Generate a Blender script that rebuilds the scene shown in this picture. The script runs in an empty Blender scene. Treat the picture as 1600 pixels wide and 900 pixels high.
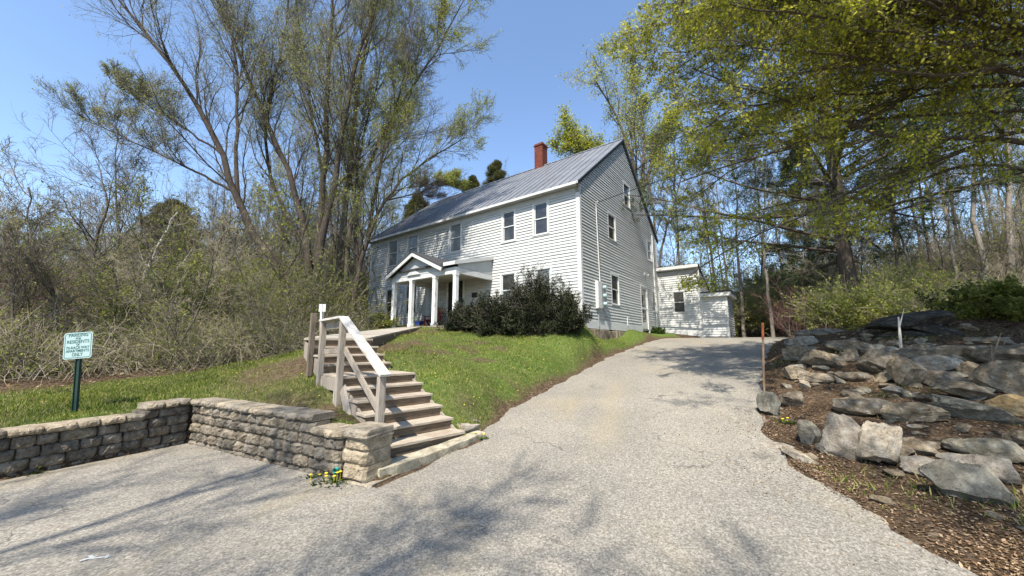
import bpy, math, random
import numpy as np
from mathutils import Vector, Matrix, noise as mnoise, geometry as mgeo

SC = bpy.context.scene
COL = SC.collection
R = math.radians

# ------------------------------------------------------------------ camera
CAM_H = 1.6; FPX = 580.0; PITCH = R(8.63)
cam_d = bpy.data.cameras.new('camera'); cam = bpy.data.objects.new('camera', cam_d); COL.objects.link(cam)
cam.location = (0, 0, CAM_H); cam.rotation_euler = (R(90) + PITCH, 0, 0)
cam_d.sensor_width = 36; cam_d.lens = 36 * FPX / 1600; cam_d.clip_start = .05; cam_d.clip_end = 3000
SC.camera = cam

# ------------------------------------------------------------------ sky and sun
SUN_EL = R(55); SH = (-.37, -.93)
w = bpy.data.worlds.new('World'); SC.world = w; w.use_nodes = True
nt = w.node_tree; bg = nt.nodes['Background']
sky = nt.nodes.new('ShaderNodeTexSky'); sky.sky_type = 'NISHITA'; sky.sun_disc = False
sky.sun_elevation = SUN_EL; sky.sun_rotation = math.atan2(SH[0], SH[1]) % (2 * math.pi)
sky.altitude = 0; sky.air_density = 1.0; sky.dust_density = .35; sky.ozone_density = 2.5
nt.links.new(sky.outputs[0], bg.inputs[0]); bg.inputs[1].default_value = .15
sd = bpy.data.lights.new('sun', 'SUN'); sd.energy = 4.4; sd.angle = R(.53); sd.color = (1, .94, .84)
sun = bpy.data.objects.new('sun', sd); COL.objects.link(sun)
sv = Vector((SH[0] * math.cos(SUN_EL), SH[1] * math.cos(SUN_EL), math.sin(SUN_EL)))
sun.rotation_euler = sv.to_track_quat('Z', 'Y').to_euler(); sun.location = (-10, -25, 40)
SC.view_settings.view_transform = 'Standard'; SC.view_settings.look = 'None'
SC.view_settings.exposure = .99; SC.view_settings.gamma = 1; SC.view_settings.use_curve_mapping = False
SC.cycles.max_bounces = 5; SC.cycles.diffuse_bounces = 2; SC.cycles.glossy_bounces = 2
SC.cycles.transmission_bounces = 2; SC.cycles.transparent_max_bounces = 4
SC.cycles.use_adaptive_sampling = True; SC.cycles.adaptive_threshold = .01

def ray(px, py):
    z = -(py - 450) / FPX
    return Vector(((px - 800) / FPX, math.cos(PITCH) - z * math.sin(PITCH), math.sin(PITCH) + z * math.cos(PITCH)))
def at(px, py, Y):
    r = ray(px, py); t = Y / r.y
    return Vector((r.x * t, Y, CAM_H + r.z * t))

# ------------------------------------------------------------------ materials
def mat(name, rough=.8, spec=.3):
    m = bpy.data.materials.new(name); m.use_nodes = True
    b = m.node_tree.nodes['Principled BSDF']; b.inputs['Roughness'].default_value = rough
    b.inputs['Specular IOR Level'].default_value = spec
    return m, m.node_tree, b
def N(nt, t, **k):
    n = nt.nodes.new(t)
    for a, v in k.items(): setattr(n, a, v)
    return n
def coord(nt, scale=(1, 1, 1), src='Object', rot=(0, 0, 0)):
    c = N(nt, 'ShaderNodeTexCoord'); mp = N(nt, 'ShaderNodeMapping')
    mp.inputs['Scale'].default_value = scale; mp.inputs['Rotation'].default_value = rot
    nt.links.new(c.outputs[src], mp.inputs[0]); return mp.outputs[0]
def nz(nt, co, scale, detail=4, rough=.6, lac=2.0):
    n = N(nt, 'ShaderNodeTexNoise'); n.inputs['Scale'].default_value = scale
    n.inputs['Detail'].default_value = detail; n.inputs['Roughness'].default_value = rough
    nt.links.new(co, n.inputs['Vector']); return n.outputs['Fac']
def ramp(nt, f, stops, interp='LINEAR'):
    r = N(nt, 'ShaderNodeValToRGB'); r.color_ramp.interpolation = interp
    e = r.color_ramp.elements
    while len(e) < len(stops): e.new(.5)
    for i, (p, c) in enumerate(stops):
        e[i].position = p; e[i].color = (*c, 1) if len(c) == 3 else c
    nt.links.new(f, r.inputs[0]); return r.outputs[0]
def g(v): return (v, v, v)
def mix(nt, f, a, b, mode='MIX'):
    m = N(nt, 'ShaderNodeMix', data_type='RGBA', blend_type=mode)
    for k, s in ((0, f), (6, a), (7, b)):
        if hasattr(s, 'node'): nt.links.new(s, m.inputs[k])
        elif k == 0: m.inputs[0].default_value = s
        else: m.inputs[k].default_value = (*s, 1)
    return m.outputs[2]
def math_(nt, op, a, b=None):
    m = N(nt, 'ShaderNodeMath', operation=op)
    for i, s in enumerate((a, b)):
        if s is None: continue
        if hasattr(s, 'node'): nt.links.new(s, m.inputs[i])
        else: m.inputs[i].default_value = s
    return m.outputs[0]
def bump(nt, b, h, strength=.5, dist=.01):
    n = N(nt, 'ShaderNodeBump'); n.inputs['Strength'].default_value = strength; n.inputs['Distance'].default_value = dist
    nt.links.new(h, n.inputs['Height']); nt.links.new(n.outputs[0], b.inputs['Normal'])
def island(nt):
    return N(nt, 'ShaderNodeNewGeometry').outputs['Random Per Island']

def simple(name, c, rough=.8, var=.12, scale=8, spec=.3, bmp=.0, metal=0):
    m, t, b = mat(name, rough, spec); co = coord(t)
    f = nz(t, co, scale, 5)
    lo = tuple(max(0, x * (1 - var)) for x in c); hi = tuple(x * (1 + var) for x in c)
    t.links.new(ramp(t, f, [(.3, lo), (.7, hi)]), b.inputs['Base Color'])
    b.inputs['Metallic'].default_value = metal
    if bmp: bump(t, b, nz(t, co, scale * 4, 6), bmp, .01)
    return m

def paint_mat(name, base=(.56, .56, .535), peel_and_shade=True, isl=.06):
    m, t, b = mat(name, .6, .3); co = coord(t)
    r = island(t)
    c0 = ramp(t, r, [(0, tuple(x * (1 - isl * 2) for x in base)), (1, tuple(min(.85, x * (1 + isl)) for x in base))])
    st = nz(t, coord(t, (.8, .8, 6)), 3, 6, .7)
    c1 = mix(t, ramp(t, st, [(.40, g(0)), (.70, g(.45))]), c0, (.33, .33, .29))
    if peel_and_shade:  # dark patches paint in both peeled paint and tree shade
        x = N(t, 'ShaderNodeSeparateXYZ'); t.links.new(coord(t), x.inputs[0])
        gate = ramp(t, math_(t, 'MULTIPLY', math_(t, 'ADD', x.outputs[0], 14), 1 / 14), [(.0, g(1)), (.55, g(.85)), (.72, g(.12)), (1, g(.05))])
        p1 = nz(t, coord(t, (1, 1, 1.6)), 1.1, 3, .6); p2 = nz(t, coord(t, (3, 3, 14)), 4, 6, .8)
        pm = math_(t, 'MULTIPLY', ramp(t, p1, [(.40, g(0)), (.52, g(1))]), ramp(t, p2, [(.50, g(0)), (.56, g(1))]))
        pm = math_(t, 'MULTIPLY', pm, gate)
        c1 = mix(t, math_(t, 'MULTIPLY', pm, .8), c1, (.13, .14, .12))
    t.links.new(c1, b.inputs['Base Color'])
    bump(t, b, nz(t, coord(t, (2, 2, 20)), 8, 5), .15, .003)
    return m

def asphalt_mat():
    m, t, b = mat('asphalt', .9, .2); co = coord(t)
    v = N(t, 'ShaderNodeTexVoronoi'); v.inputs['Scale'].default_value = 80; t.links.new(co, v.inputs['Vector'])
    sp = ramp(t, v.outputs['Color'], [(.05, (.09, .08, .066)), (.35, (.20, .18, .15)), (.6, (.31, .285, .24)), (.85, (.56, .515, .44))])
    fine = nz(t, co, 38, 8, .85)
    c = mix(t, .6, sp, ramp(t, fine, [(.36, (.07, .062, .052)), (.5, (.25, .23, .195)), (.62, (.52, .48, .41))]))
    big = nz(t, co, .45, 6, .65)
    c = mix(t, 1, c, ramp(t, big, [(.3, (.66, .66, .655)), (.7, (1.0, .98, .94))]), 'MULTIPLY')
    st = nz(t, coord(t, (1, .45, 1), rot=(0, 0, R(37))), .8, 5)
    c = mix(t, ramp(t, st, [(.56, g(0)), (.72, g(.35))]), c, (.30, .24, .13))
    sx = N(t, 'ShaderNodeSeparateXYZ'); t.links.new(co, sx.inputs[0])
    wobx = math_(t, 'MULTIPLY', math_(t, 'SUBTRACT', nz(t, co, .9, 4), .5), .7)
    ln = math_(t, 'ADD', math_(t, 'SUBTRACT', sx.outputs[0], math_(t, 'ADD', math_(t, 'MULTIPLY', sx.outputs[1], .33), -.55)), wobx)
    band = ramp(t, math_(t, 'ABSOLUTE', ln), [(.0, g(1)), (.38, g(0))])
    yg = ramp(t, math_(t, 'MULTIPLY', sx.outputs[1], .1), [(.48, g(0)), (.58, g(1)), (.85, g(1)), (1.0, g(0))])
    c = mix(t, math_(t, 'MULTIPLY', math_(t, 'MULTIPLY', band, yg), .32), c, (.33, .27, .16))
    # cracks
    wv = N(t, 'ShaderNodeTexVoronoi', feature='DISTANCE_TO_EDGE'); wv.inputs['Scale'].default_value = .75
    wn = N(t, 'ShaderNodeTexNoise'); wn.inputs['Scale'].default_value = 2.2; wn.inputs['Detail'].default_value = 6; t.links.new(co, wn.inputs['Vector'])
    va = N(t, 'ShaderNodeVectorMath', operation='MULTIPLY_ADD'); t.links.new(wn.outputs['Color'], va.inputs[0]); va.inputs[1].default_value = (.9, .9, 0); t.links.new(co, va.inputs[2])
    t.links.new(va.outputs[0], wv.inputs['Vector'])
    ck = ramp(t, wv.outputs['Distance'], [(.0, g(1)), (.011, g(0))])
    gate = ramp(t, nz(t, co, .5, 2), [(.50, g(0)), (.60, g(.8))])
    cm = math_(t, 'MULTIPLY', ck, gate)
    c = mix(t, cm, c, (.06, .055, .05))
    t.links.new(c, b.inputs['Base Color'])
    h = math_(t, 'SUBTRACT', math_(t, 'MULTIPLY', v.outputs['Distance'], .6), math_(t, 'MULTIPLY', cm, .6))
    bump(t, b, h, .55, .006)
    return m

def wood_mat(name, a=(.17, .135, .10), bcol=(.36, .315, .26), axis=(14, 14, 1.2)):
    m, t, b = mat(name, .85, .2)
    f = nz(t, coord(t, axis), 4, 8, .75); r = island(t)
    c = ramp(t, f, [(.36, a), (.5, tuple((x * .8 + y * 1.2) / 2 for x, y in zip(a, bcol))), (.64, bcol)])
    c = mix(t, 1, c, ramp(t, r, [(0, g(.8)), (1, g(1.15))]), 'MULTIPLY')
    kn = nz(t, coord(t), 2.3, 3)
    c = mix(t, ramp(t, kn, [(.55, g(0)), (.75, g(.5))]), c, (.22, .13, .075))
    t.links.new(c, b.inputs['Base Color']); bump(t, b, f, .5, .004)
    return m

def stone_mat(name, cols, scale=3, lichen=.35, bs=.8):
    m, t, b = mat(name, .9, .2); co = coord(t)
    f = nz(t, co, scale, 9, .7); r = island(t)
    c = ramp(t, f, [(.28, cols[0]), (.5, cols[1]), (.72, cols[2])])
    c = mix(t, 1, c, ramp(t, r, [(0, g(.68)), (.5, g(1)), (1, (1.28, 1.22, 1.1))]), 'MULTIPLY')
    l = nz(t, co, scale * 2.7, 6, .7)
    c = mix(t, ramp(t, l, [(.56, g(0)), (.66, g(lichen))]), c, (.42, .43, .37))
    d = nz(t, co, scale * 6, 6, .8)
    c = mix(t, ramp(t, d, [(.34, g(.75)), (.48, g(0))]), c, (.05, .045, .035))
    t.links.new(c, b.inputs['Base Color'])
    bump(t, b, math_(t, 'ADD', nz(t, co, scale * 8, 8, .75), f), bs, .03)
    return m

def bark_mat(name, a=(.10, .085, .07), c2=(.26, .23, .20)):
    m, t, b = mat(name, .95, .1); co = coord(t, (6, 6, 1.2))
    f = nz(t, co, 3, 7, .75)
    t.links.new(ramp(t, f, [(.32, a), (.68, c2)]), b.inputs['Base Color'])
    bump(t, b, f, .8, .02)
    return m

def leaf_mat(name, cols, trans=.35, patch=.6):
    m = bpy.data.materials.new(name); m.use_nodes = True; t = m.node_tree
    for n in list(t.nodes): t.nodes.remove(n)
    o = N(t, 'ShaderNodeOutputMaterial'); mx = N(t, 'ShaderNodeMixShader'); d = N(t, 'ShaderNodeBsdfDiffuse'); tr = N(t, 'ShaderNodeBsdfTranslucent')
    r = island(t)
    n = len(cols); c = ramp(t, r, [(i / (n - 1), cols[i]) for i in range(n)])
    pt = nz(t, coord(t), patch, 3)
    c = mix(t, 1, c, ramp(t, pt, [(.35, (.72, .74, .8)), (.65, (1.2, 1.15, 1.0))]), 'MULTIPLY')
    t.links.new(c, d.inputs[0]); t.links.new(c, tr.inputs[0])
    mx.inputs[0].default_value = trans
    t.links.new(d.outputs[0], mx.inputs[1]); t.links.new(tr.outputs[0], mx.inputs[2]); t.links.new(mx.outputs[0], o.inputs[0])
    return m

def ground_mat():
    m, t, b = mat('ground', .95, .1); co = coord(t)
    soil = ramp(t, nz(t, co, 9, 9, .8), [(.32, (.022, .015, .009)), (.5, (.075, .05, .03)), (.68, (.20, .14, .09))])
    litter = N(t, 'ShaderNodeTexVoronoi'); litter.inputs['Scale'].default_value = 34; t.links.new(co, litter.inputs['Vector'])
    soil = mix(t, .45, soil, ramp(t, litter.outputs['Color'], [(.15, (.025, .017, .01)), (.55, (.085, .055, .033)), (.9, (.26, .19, .13))]))
    a = N(t, 'ShaderNodeAttribute', attribute_name='grassy')
    gr = ramp(t, nz(t, co, 12, 7, .7), [(.3, (.045, .075, .015)), (.5, (.085, .135, .025)), (.7, (.2, .19, .07))])
    t.links.new(mix(t, a.outputs['Fac'], soil, gr), b.inputs['Base Color'])
    bump(t, b, nz(t, co, 22, 8, .8), 1.0, .03)
    return m

M = {}
M['siding'] = paint_mat('white_siding'); M['siding_gable'] = paint_mat('white_siding_gable', (.52, .525, .49), False)  # gable siding coloured darker to stand for the weaker light on that side
M['trim'] = paint_mat('white_trim', (.60, .60, .575), False, .02)
M['butt'] = simple('lap_shadow_edge', (.10, .095, .08), .95, .4, 5)  # board undersides coloured dark to deepen the shadow lines beneath the laps
M['frieze'] = simple('eave_shade_frieze', (.40, .41, .40), .7, .1, 3)  # frieze and soffit greyed in colour to give the shade under the eaves
M['asphalt'] = asphalt_mat(); M['ground'] = ground_mat()
M['wood'] = wood_mat('weathered_wood'); M['wood_light'] = wood_mat('bleached_wood', (.22, .19, .15), (.44, .40, .34))
M['wood_x'] = wood_mat('weathered_boards', (.13, .10, .07), (.37, .30, .225), (1.2, 14, 14)) if False else wood_mat('weathered_boards', (.06, .042, .028), (.22, .16, .105), (1.2, 14, 14)); M['wood_x_light'] = wood_mat('bleached_boards', (.20, .16, .115), (.44, .38, .30), (1.2, 14, 14)); M['wood_y_light'] = wood_mat('bleached_rail', (.30, .275, .24), (.54, .51, .46), (14, 1.2, 14))
M['wood_dark'] = wood_mat('old_wood', (.07, .055, .04), (.2, .16, .12))
M['block'] = stone_mat('block_stone', [(.06, .048, .035), (.235, .20, .155), (.44, .39, .32)], 7, .3, 1)
M['cap'] = stone_mat('cap_stone', [(.14, .11, .08), (.38, .32, .24), (.56, .49, .39)], 6, .2, 1)
M['rock'] = stone_mat('grey_rock', [(.05, .038, .025), (.23, .185, .13), (.48, .41, .31)], 4.5, .5, 1)
M['rock_dark'] = stone_mat('dark_rock', [(.015, .013, .010), (.05, .042, .032), (.15, .12, .09)], 4, .3, 1)
M['rock_pale'] = stone_mat('pale_rock', [(.14, .11, .08), (.38, .33, .26), (.58, .52, .43)], 4.5, .3, 1)
M['rock_green'] = stone_mat('greenish_rock', [(.06, .053, .038), (.22, .20, .155), (.44, .41, .33)], 4.5, .4, 1)
M['rock_tan'] = stone_mat('tan_rock', [(.24, .15, .06), (.42, .29, .14), (.58, .45, .27)], 2.4, .1)
M['concrete'] = stone_mat('curb_concrete', [(.13, .115, .085), (.30, .275, .215), (.46, .43, .35)], 5, .15, .4)
M['bark'] = bark_mat('grey_bark', (.05, .042, .033), (.17, .145, .115)); M['bark_light'] = bark_mat('light_grey_bark', (.11, .095, .075), (.32, .28, .235)); M['bark_dark'] = bark_mat('dark_bark', (.035, .028, .022), (.105, .085, .067))
M['bark_pale'] = bark_mat('pale_dead_wood', (.3, .27, .23), (.60, .56, .50))
M['twig'] = simple('twig', (.17, .145, .115), .95, .35, 2, .1)
M['twig_tan'] = simple('tan_twig', (.29, .245, .18), .95, .4, 2, .1)
M['twig_red'] = simple('reddish_twig', (.13, .07, .06), .95, .3, 2, .1)
M['bud'] = leaf_mat('spring_bud_leaves', [(.20, .24, .05), (.32, .37, .08), (.42, .45, .14)], .45)
M['leaf'] = leaf_mat('yellow_green_leaves', [(.18, .22, .03), (.34, .38, .045), (.50, .51, .075), (.60, .58, .13)], .5)
M['leaf_shrub'] = leaf_mat('shrub_leaves', [(.11, .14, .03), (.20, .235, .05), (.30, .31, .09)], .4)
M['leaf_bright'] = leaf_mat('sunlit_shrub_leaves', [(.16, .20, .04), (.27, .31, .06), (.38, .40, .11)], .45)  # lighter copy of the shrub leaves, full sun put into their colour
M['leaf_dark'] = leaf_mat('dark_green_leaves', [(.025, .05, .015), (.05, .085, .022), (.09, .13, .035)], .2)
M['needle'] = leaf_mat('pine_needles', [(.02, .042, .016), (.042, .075, .028), (.085, .12, .045)], .15)
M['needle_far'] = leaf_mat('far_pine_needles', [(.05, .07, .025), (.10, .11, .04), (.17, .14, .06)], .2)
M['yew'] = leaf_mat('yew_needles', [(.004, .010, .004), (.011, .022, .007), (.032, .042, .014)], .1, 1.5)
M['grass'] = leaf_mat('grass_blades', [(.05, .085, .012), (.10, .15, .02), (.16, .22, .035), (.28, .27, .09), (.44, .36, .2)], .3, 1.1)
M['litter'] = leaf_mat('dry_leaves', [(.07, .045, .025), (.16, .10, .06), (.25, .165, .10), (.40, .31, .215)], .1)
M['yellow'] = simple('dandelion_yellow', (.75, .60, .03), .7, .1)
M['brick'] = None

def roof_mat():
    m, t, b = mat('grey_metal_roof', .42, .5); b.inputs['Metallic'].default_value = .2
    f = nz(t, coord(t, (1, 1, 1)), .8, 6, .7)
    c = ramp(t, f, [(.3, (.17, .175, .185)), (.7, (.26, .265, .275))])
    x = N(t, 'ShaderNodeSeparateXYZ'); t.links.new(coord(t), x.inputs[0])
    blotches = math_(t, 'MULTIPLY', ramp(t, math_(t, 'MULTIPLY', math_(t, 'ADD', x.outputs[0], 14), 1 / 14), [(.25, g(1)), (.5, g(0))]), ramp(t, nz(t, coord(t), 1.6, 6, .75), [(.42, g(0)), (.58, g(.8))]))  # darker blotches, strongest over the left end of the roof
    t.links.new(mix(t, blotches, c, (.075, .08, .085)), b.inputs['Base Color']); return m
M['roof'] = roof_mat()
def brick_mat():
    m, t, b = mat('red_brick', .9, .2)
    co = coord(t, (1, 1, 1)); br = N(t, 'ShaderNodeTexBrick'); br.inputs['Scale'].default_value = 1
    br.inputs['Brick Width'].default_value = .21; br.inputs['Row Height'].default_value = .075; br.inputs['Mortar Size'].default_value = .007
    br.inputs['Color1'].default_value = (.15, .026, .015, 1); br.inputs['Color2'].default_value = (.085, .018, .012, 1); br.inputs['Mortar'].default_value = (.20, .10, .07, 1)
    s = N(t, 'ShaderNodeSeparateXYZ'); t.links.new(co, s.inputs[0]); cb = N(t, 'ShaderNodeCombineXYZ')
    t.links.new(math_(t, 'ADD', s.outputs[0], s.outputs[1]), cb.inputs[0]); t.links.new(s.outputs[2], cb.inputs[1])
    t.links.new(cb.outputs[0], br.inputs['Vector'])
    t.links.new(mix(t, 1, br.outputs[0], ramp(t, nz(t, co, 5, 5), [(.3, g(.75)), (.7, g(1.2))]), 'MULTIPLY'), b.inputs['Base Color'])
    bump(t, b, br.outputs['Fac'], -.4, .01); return m
M['brick'] = brick_mat()
def glass_mat():
    m, t, b = mat('window_glass', .06, .6); co = coord(t)
    f = nz(t, co, 1.2, 4)
    t.links.new(ramp(t, f, [(.35, (.015, .015, .014)), (.65, (.06, .06, .055))]), b.inputs['Base Color'])
    b.inputs['Coat Weight'].default_value = .15; b.inputs['Coat Roughness'].default_value = .02
    bump(t, b, nz(t, co, 2.0, 2), .15, .02); return m
M['glass'] = glass_mat()
M['dark'] = simple('dark_interior', (.02, .02, .02), .6)
M['grey'] = simple('grey_metal', (.34, .35, .35), .5, .1, 6, .4, 0, .3)
M['black'] = simple('black_metal', (.025, .025, .027), .5)
M['green_post'] = simple('dark_green_post', (.02, .045, .035), .55, .2, 10)
M['sign'] = simple('pale_green_sign_face', (.36, .47, .455), .45, .05, 6)
M['sign_ink'] = simple('dark_green_sign_paint', (.02, .10, .085), .5)
M['red_plastic'] = simple('dark_red_plastic', (.20, .022, .022), .5)
M['blue_plastic'] = simple('blue_plastic', (.03, .05, .20), .5)
M['teal'] = simple('teal_pipe', (.04, .42, .34), .4)
M['orange'] = simple('faded_orange_paint', (.40, .12, .045), .7, .25, 20)
M['stake'] = wood_mat('stake_wood', (.26, .16, .09), (.42, .28, .18))
M['shingle'] = simple('dark_flat_roofing', (.05, .05, .052), .9, .3, 20)
M['porch_ceiling'] = simple('porch_cream_paint', (.42, .40, .35), .7)

# ------------------------------------------------------------------ object helpers
def tagp(o, label=None, cat=None, group=None, kind=None):
    for k, v in (('label', label), ('category', cat), ('group', group), ('kind', kind)):
        if v: o[k] = v
    return o
def root(name, loc, label, cat, rz=0, group=None):
    o = bpy.data.objects.new(name, None); COL.objects.link(o); o.location = loc; o.rotation_euler = (0, 0, rz)
    o.empty_display_size = .2
    return tagp(o, label, cat, group)

def link_mesh(name, me, parent=None):
    o = bpy.data.objects.new(name, me); COL.objects.link(o)
    if parent: o.parent = parent
    return o

class MB:
    def __init__(s): s.v = []; s.f = []; s.m = []; s.cm = 0
    def add(s, vs, fs):
        b = len(s.v); s.v += [tuple(v) for v in vs]; s.f += [tuple(i + b for i in f) for f in fs]; s.m += [s.cm] * len(fs); return s
    def box(s, x0, x1, y0, y1, z0, z1):
        return s.add([(x0, y0, z0), (x1, y0, z0), (x1, y1, z0), (x0, y1, z0), (x0, y0, z1), (x1, y0, z1), (x1, y1, z1), (x0, y1, z1)],
                     [(0, 3, 2, 1), (4, 5, 6, 7), (0, 1, 5, 4), (1, 2, 6, 5), (2, 3, 7, 6), (3, 0, 4, 7)])
    def bar(s, a, b, w, h, up=(0, 0, 1)):
        a = Vector(a); b = Vector(b); d = (b - a).normalized(); up = Vector(up)
        x = d.cross(up).normalized(); u = x.cross(d).normalized()
        vs = []
        for p in (a, b):
            for sx, su in ((-1, -1), (1, -1), (1, 1), (-1, 1)): vs.append(p + x * sx * w / 2 + u * su * h / 2)
        return s.add(vs, [(0, 1, 2, 3), (7, 6, 5, 4), (0, 4, 5, 1), (1, 5, 6, 2), (2, 6, 7, 3), (3, 7, 4, 0)])
    def tube(s, pts, rad, n=8, cap=True):
        pts = [Vector(p) for p in pts]; k = len(pts)
        if not hasattr(rad, '__len__'): rad = [rad] * k
        vs = []
        for i, p in enumerate(pts):
            d = (pts[min(i + 1, k - 1)] - pts[max(i - 1, 0)]).normalized()
            x = d.cross(Vector((.13, .31, .94))).normalized() if abs(d.z) < .9 else d.cross(Vector((1, .1, 0))).normalized()
            y = d.cross(x)
            for j in range(n):
                a = 2 * math.pi * j / n; vs.append(p + (x * math.cos(a) + y * math.sin(a)) * rad[i])
        fs = [(i * n + j, i * n + (j + 1) % n, (i + 1) * n + (j + 1) % n, (i + 1) * n + j) for i in range(k - 1) for j in range(n)]
        if cap: fs += [tuple(range(n - 1, -1, -1)), tuple((k - 1) * n + j for j in range(n))]
        return s.add(vs, fs)
    def prism(s, poly, d):
        """poly: list of 3D points (planar), extruded by vector d"""
        n = len(poly); p = [Vector(q) for q in poly]; d = Vector(d)
        return s.add(p + [q + d for q in p], [tuple(range(n - 1, -1, -1)), tuple(range(n, 2 * n))] + [(i, (i + 1) % n, n + (i + 1) % n, n + i) for i in range(n)])
    def build(s, name, mats, parent=None, bevel=0, smooth=False, off=(0, 0, 0)):
        me = bpy.data.meshes.new(name)
        ox, oy, oz = off
        me.from_pydata([(x - ox, y - oy, z - oz) for x, y, z in s.v], [], s.f)
        if not isinstance(mats, (list, tuple)): mats = [mats]
        for q in mats: me.materials.append(q)
        me.polygons.foreach_set('material_index', s.m)
        if smooth: me.polygons.foreach_set('use_smooth', [True] * len(s.f))
        me.update()
        import bmesh
        bm = bmesh.new(); bm.from_mesh(me); bmesh.ops.recalc_face_normals(bm, faces=bm.faces)
        if bevel: bmesh.ops.bevel(bm, geom=bm.edges[:], offset=bevel, segments=1, affect='EDGES')
        bm.to_mesh(me); bm.free()
        return link_mesh(name, me, parent)

class NB:
    """numpy batch of tubes and leaf quads"""
    def __init__(s): s.V = []; s.Q = []; s.M = []; s.n = 0
    def quads(s, V, Q, m=0):
        s.V.append(V.astype(np.float32)); s.Q.append((Q + s.n).astype(np.int32)); s.M.append(np.full(len(Q), m, np.int32)); s.n += len(V)
    def tubes(s, P, Rr, S=3, m=0):
        n, K, _ = P.shape
        T = np.empty_like(P); T[:, 1:-1] = P[:, 2:] - P[:, :-2]; T[:, 0] = P[:, 1] - P[:, 0]; T[:, -1] = P[:, -1] - P[:, -2]
        T /= np.linalg.norm(T, axis=2, keepdims=True) + 1e-9
        ref = np.where(np.abs(T[:, :1, 2:3]) > .85, np.array([1., .1, 0]), np.array([0., .1, 1.]))
        U = np.cross(T, np.broadcast_to(ref, T.shape)); U /= np.linalg.norm(U, axis=2, keepdims=True) + 1e-9
        W = np.cross(T, U)
        a = np.arange(S) * 2 * np.pi / S
        V = P[:, :, None] + Rr[:, :, None, None] * (U[:, :, None] * np.cos(a)[None, None, :, None] + W[:, :, None] * np.sin(a)[None, None, :, None])
        i = np.arange(n)[:, None, None] * K * S; k = np.arange(K - 1)[None, :, None] * S; j = np.arange(S)[None, None, :]
        j2 = (j + 1) % S
        Q = np.stack([i + k + j, i + k + j2, i + k + S + j2, i + k + S + j], -1).reshape(-1, 4)
        s.quads(V.reshape(-1, 3), Q, m)
    def leaves(s, C, A, B, m=1):
        """C base, A long axis vector, B half width vector"""
        n = len(C)
        V = np.stack([C, C + A * .5 + B, C + A, C + A * .5 - B], 1).reshape(-1, 3)
        s.quads(V, np.arange(n * 4).reshape(n, 4), m)
    def build(s, name, mats, parent=None, smooth=False):
        V = np.concatenate(s.V); Q = np.concatenate(s.Q); Mi = np.concatenate(s.M)
        me = bpy.data.meshes.new(name)
        me.vertices.add(len(V)); me.vertices.foreach_set('co', V.ravel())
        me.loops.add(Q.size); me.loops.foreach_set('vertex_index', Q.ravel())
        me.polygons.add(len(Q)); me.polygons.foreach_set('loop_start', np.arange(0, Q.size, 4, dtype=np.int32))
        try: me.polygons.foreach_set('loop_total', np.full(len(Q), 4, np.int32))
        except Exception: pass
        for q in (mats if isinstance(mats, (list, tuple)) else [mats]): me.materials.append(q)
        me.polygons.foreach_set('material_index', Mi)
        me.polygons.foreach_set('use_smooth', np.full(len(Q), smooth))
        me.update(calc_edges=True)
        return link_mesh(name, me, parent)

def rnd_unit(rg, n):
    v = rg.normal(size=(n, 3)); return v / (np.linalg.norm(v, axis=1, keepdims=True) + 1e-9)

# ------------------------------------------------------------------ terrain
QX, QY = .6, .8
def road_h(x, y):
    q = QX * x + QY * y
    return .128 * (np.logaddexp(0, (q - 3.4) * 2) / 2 - np.logaddexp(0, (q - 18.4) * 1.2) / 1.2)
ROAD = [(-5.28, 6.36), (-3.54, 5.46), (-1.95, 4.62), (-1.5, 4.42), (-1.2, 4.95), (-.49, 5.94), (-.42, 6.45), (0, 7.58), (.91, 9.07), (2.01, 10.82), (3.31, 13.0), (5.3, 15.56),
        (7.2, 17.9), (9.2, 19.8), (10.4, 20.4), (12.4, 20.0), (14.0, 24), (19, 23), (17, 19.5), (14.2, 17.4), (11.8, 15.6), (9.08, 13.09), (7.28, 10.82), (5.66, 8.59), (4.65, 7.14), (3.95, 6.11),
        (3.43, 5.23), (3.19, 4.55), (3.08, 3.83), (3.05, 3.21), (3.1, 2.5), (3.6, 1), (4.5, -3), (6, -14), (-16, -14), (-9.6, -3), (-6.9, 2.6), (-6.04, 4.67)]
RP = np.array(ROAD)
def road_dist(x, y):
    """signed distance to the asphalt outline, negative inside"""
    P = np.stack([x, y], -1)[..., None, :]; A = RP; B = np.roll(RP, -1, 0); AB = B - A
    t = np.clip(((P - A) * AB).sum(-1) / (AB * AB).sum(-1), 0, 1)
    d = np.sqrt((((P - A) - t[..., None] * AB) ** 2).sum(-1)).min(-1)
    ya = A[:, 1] > P[..., 1]; yb = B[:, 1] > P[..., 1]
    xi = A[:, 0] + (P[..., 1] - A[:, 1]) * AB[:, 0] / np.where(np.abs(AB[:, 1]) < 1e-9, 1e-9, AB[:, 1])
    ins = ((ya != yb) & (P[..., 0] < xi)).sum(-1) % 2 == 1
    return np.where(ins, -d, d)
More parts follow.
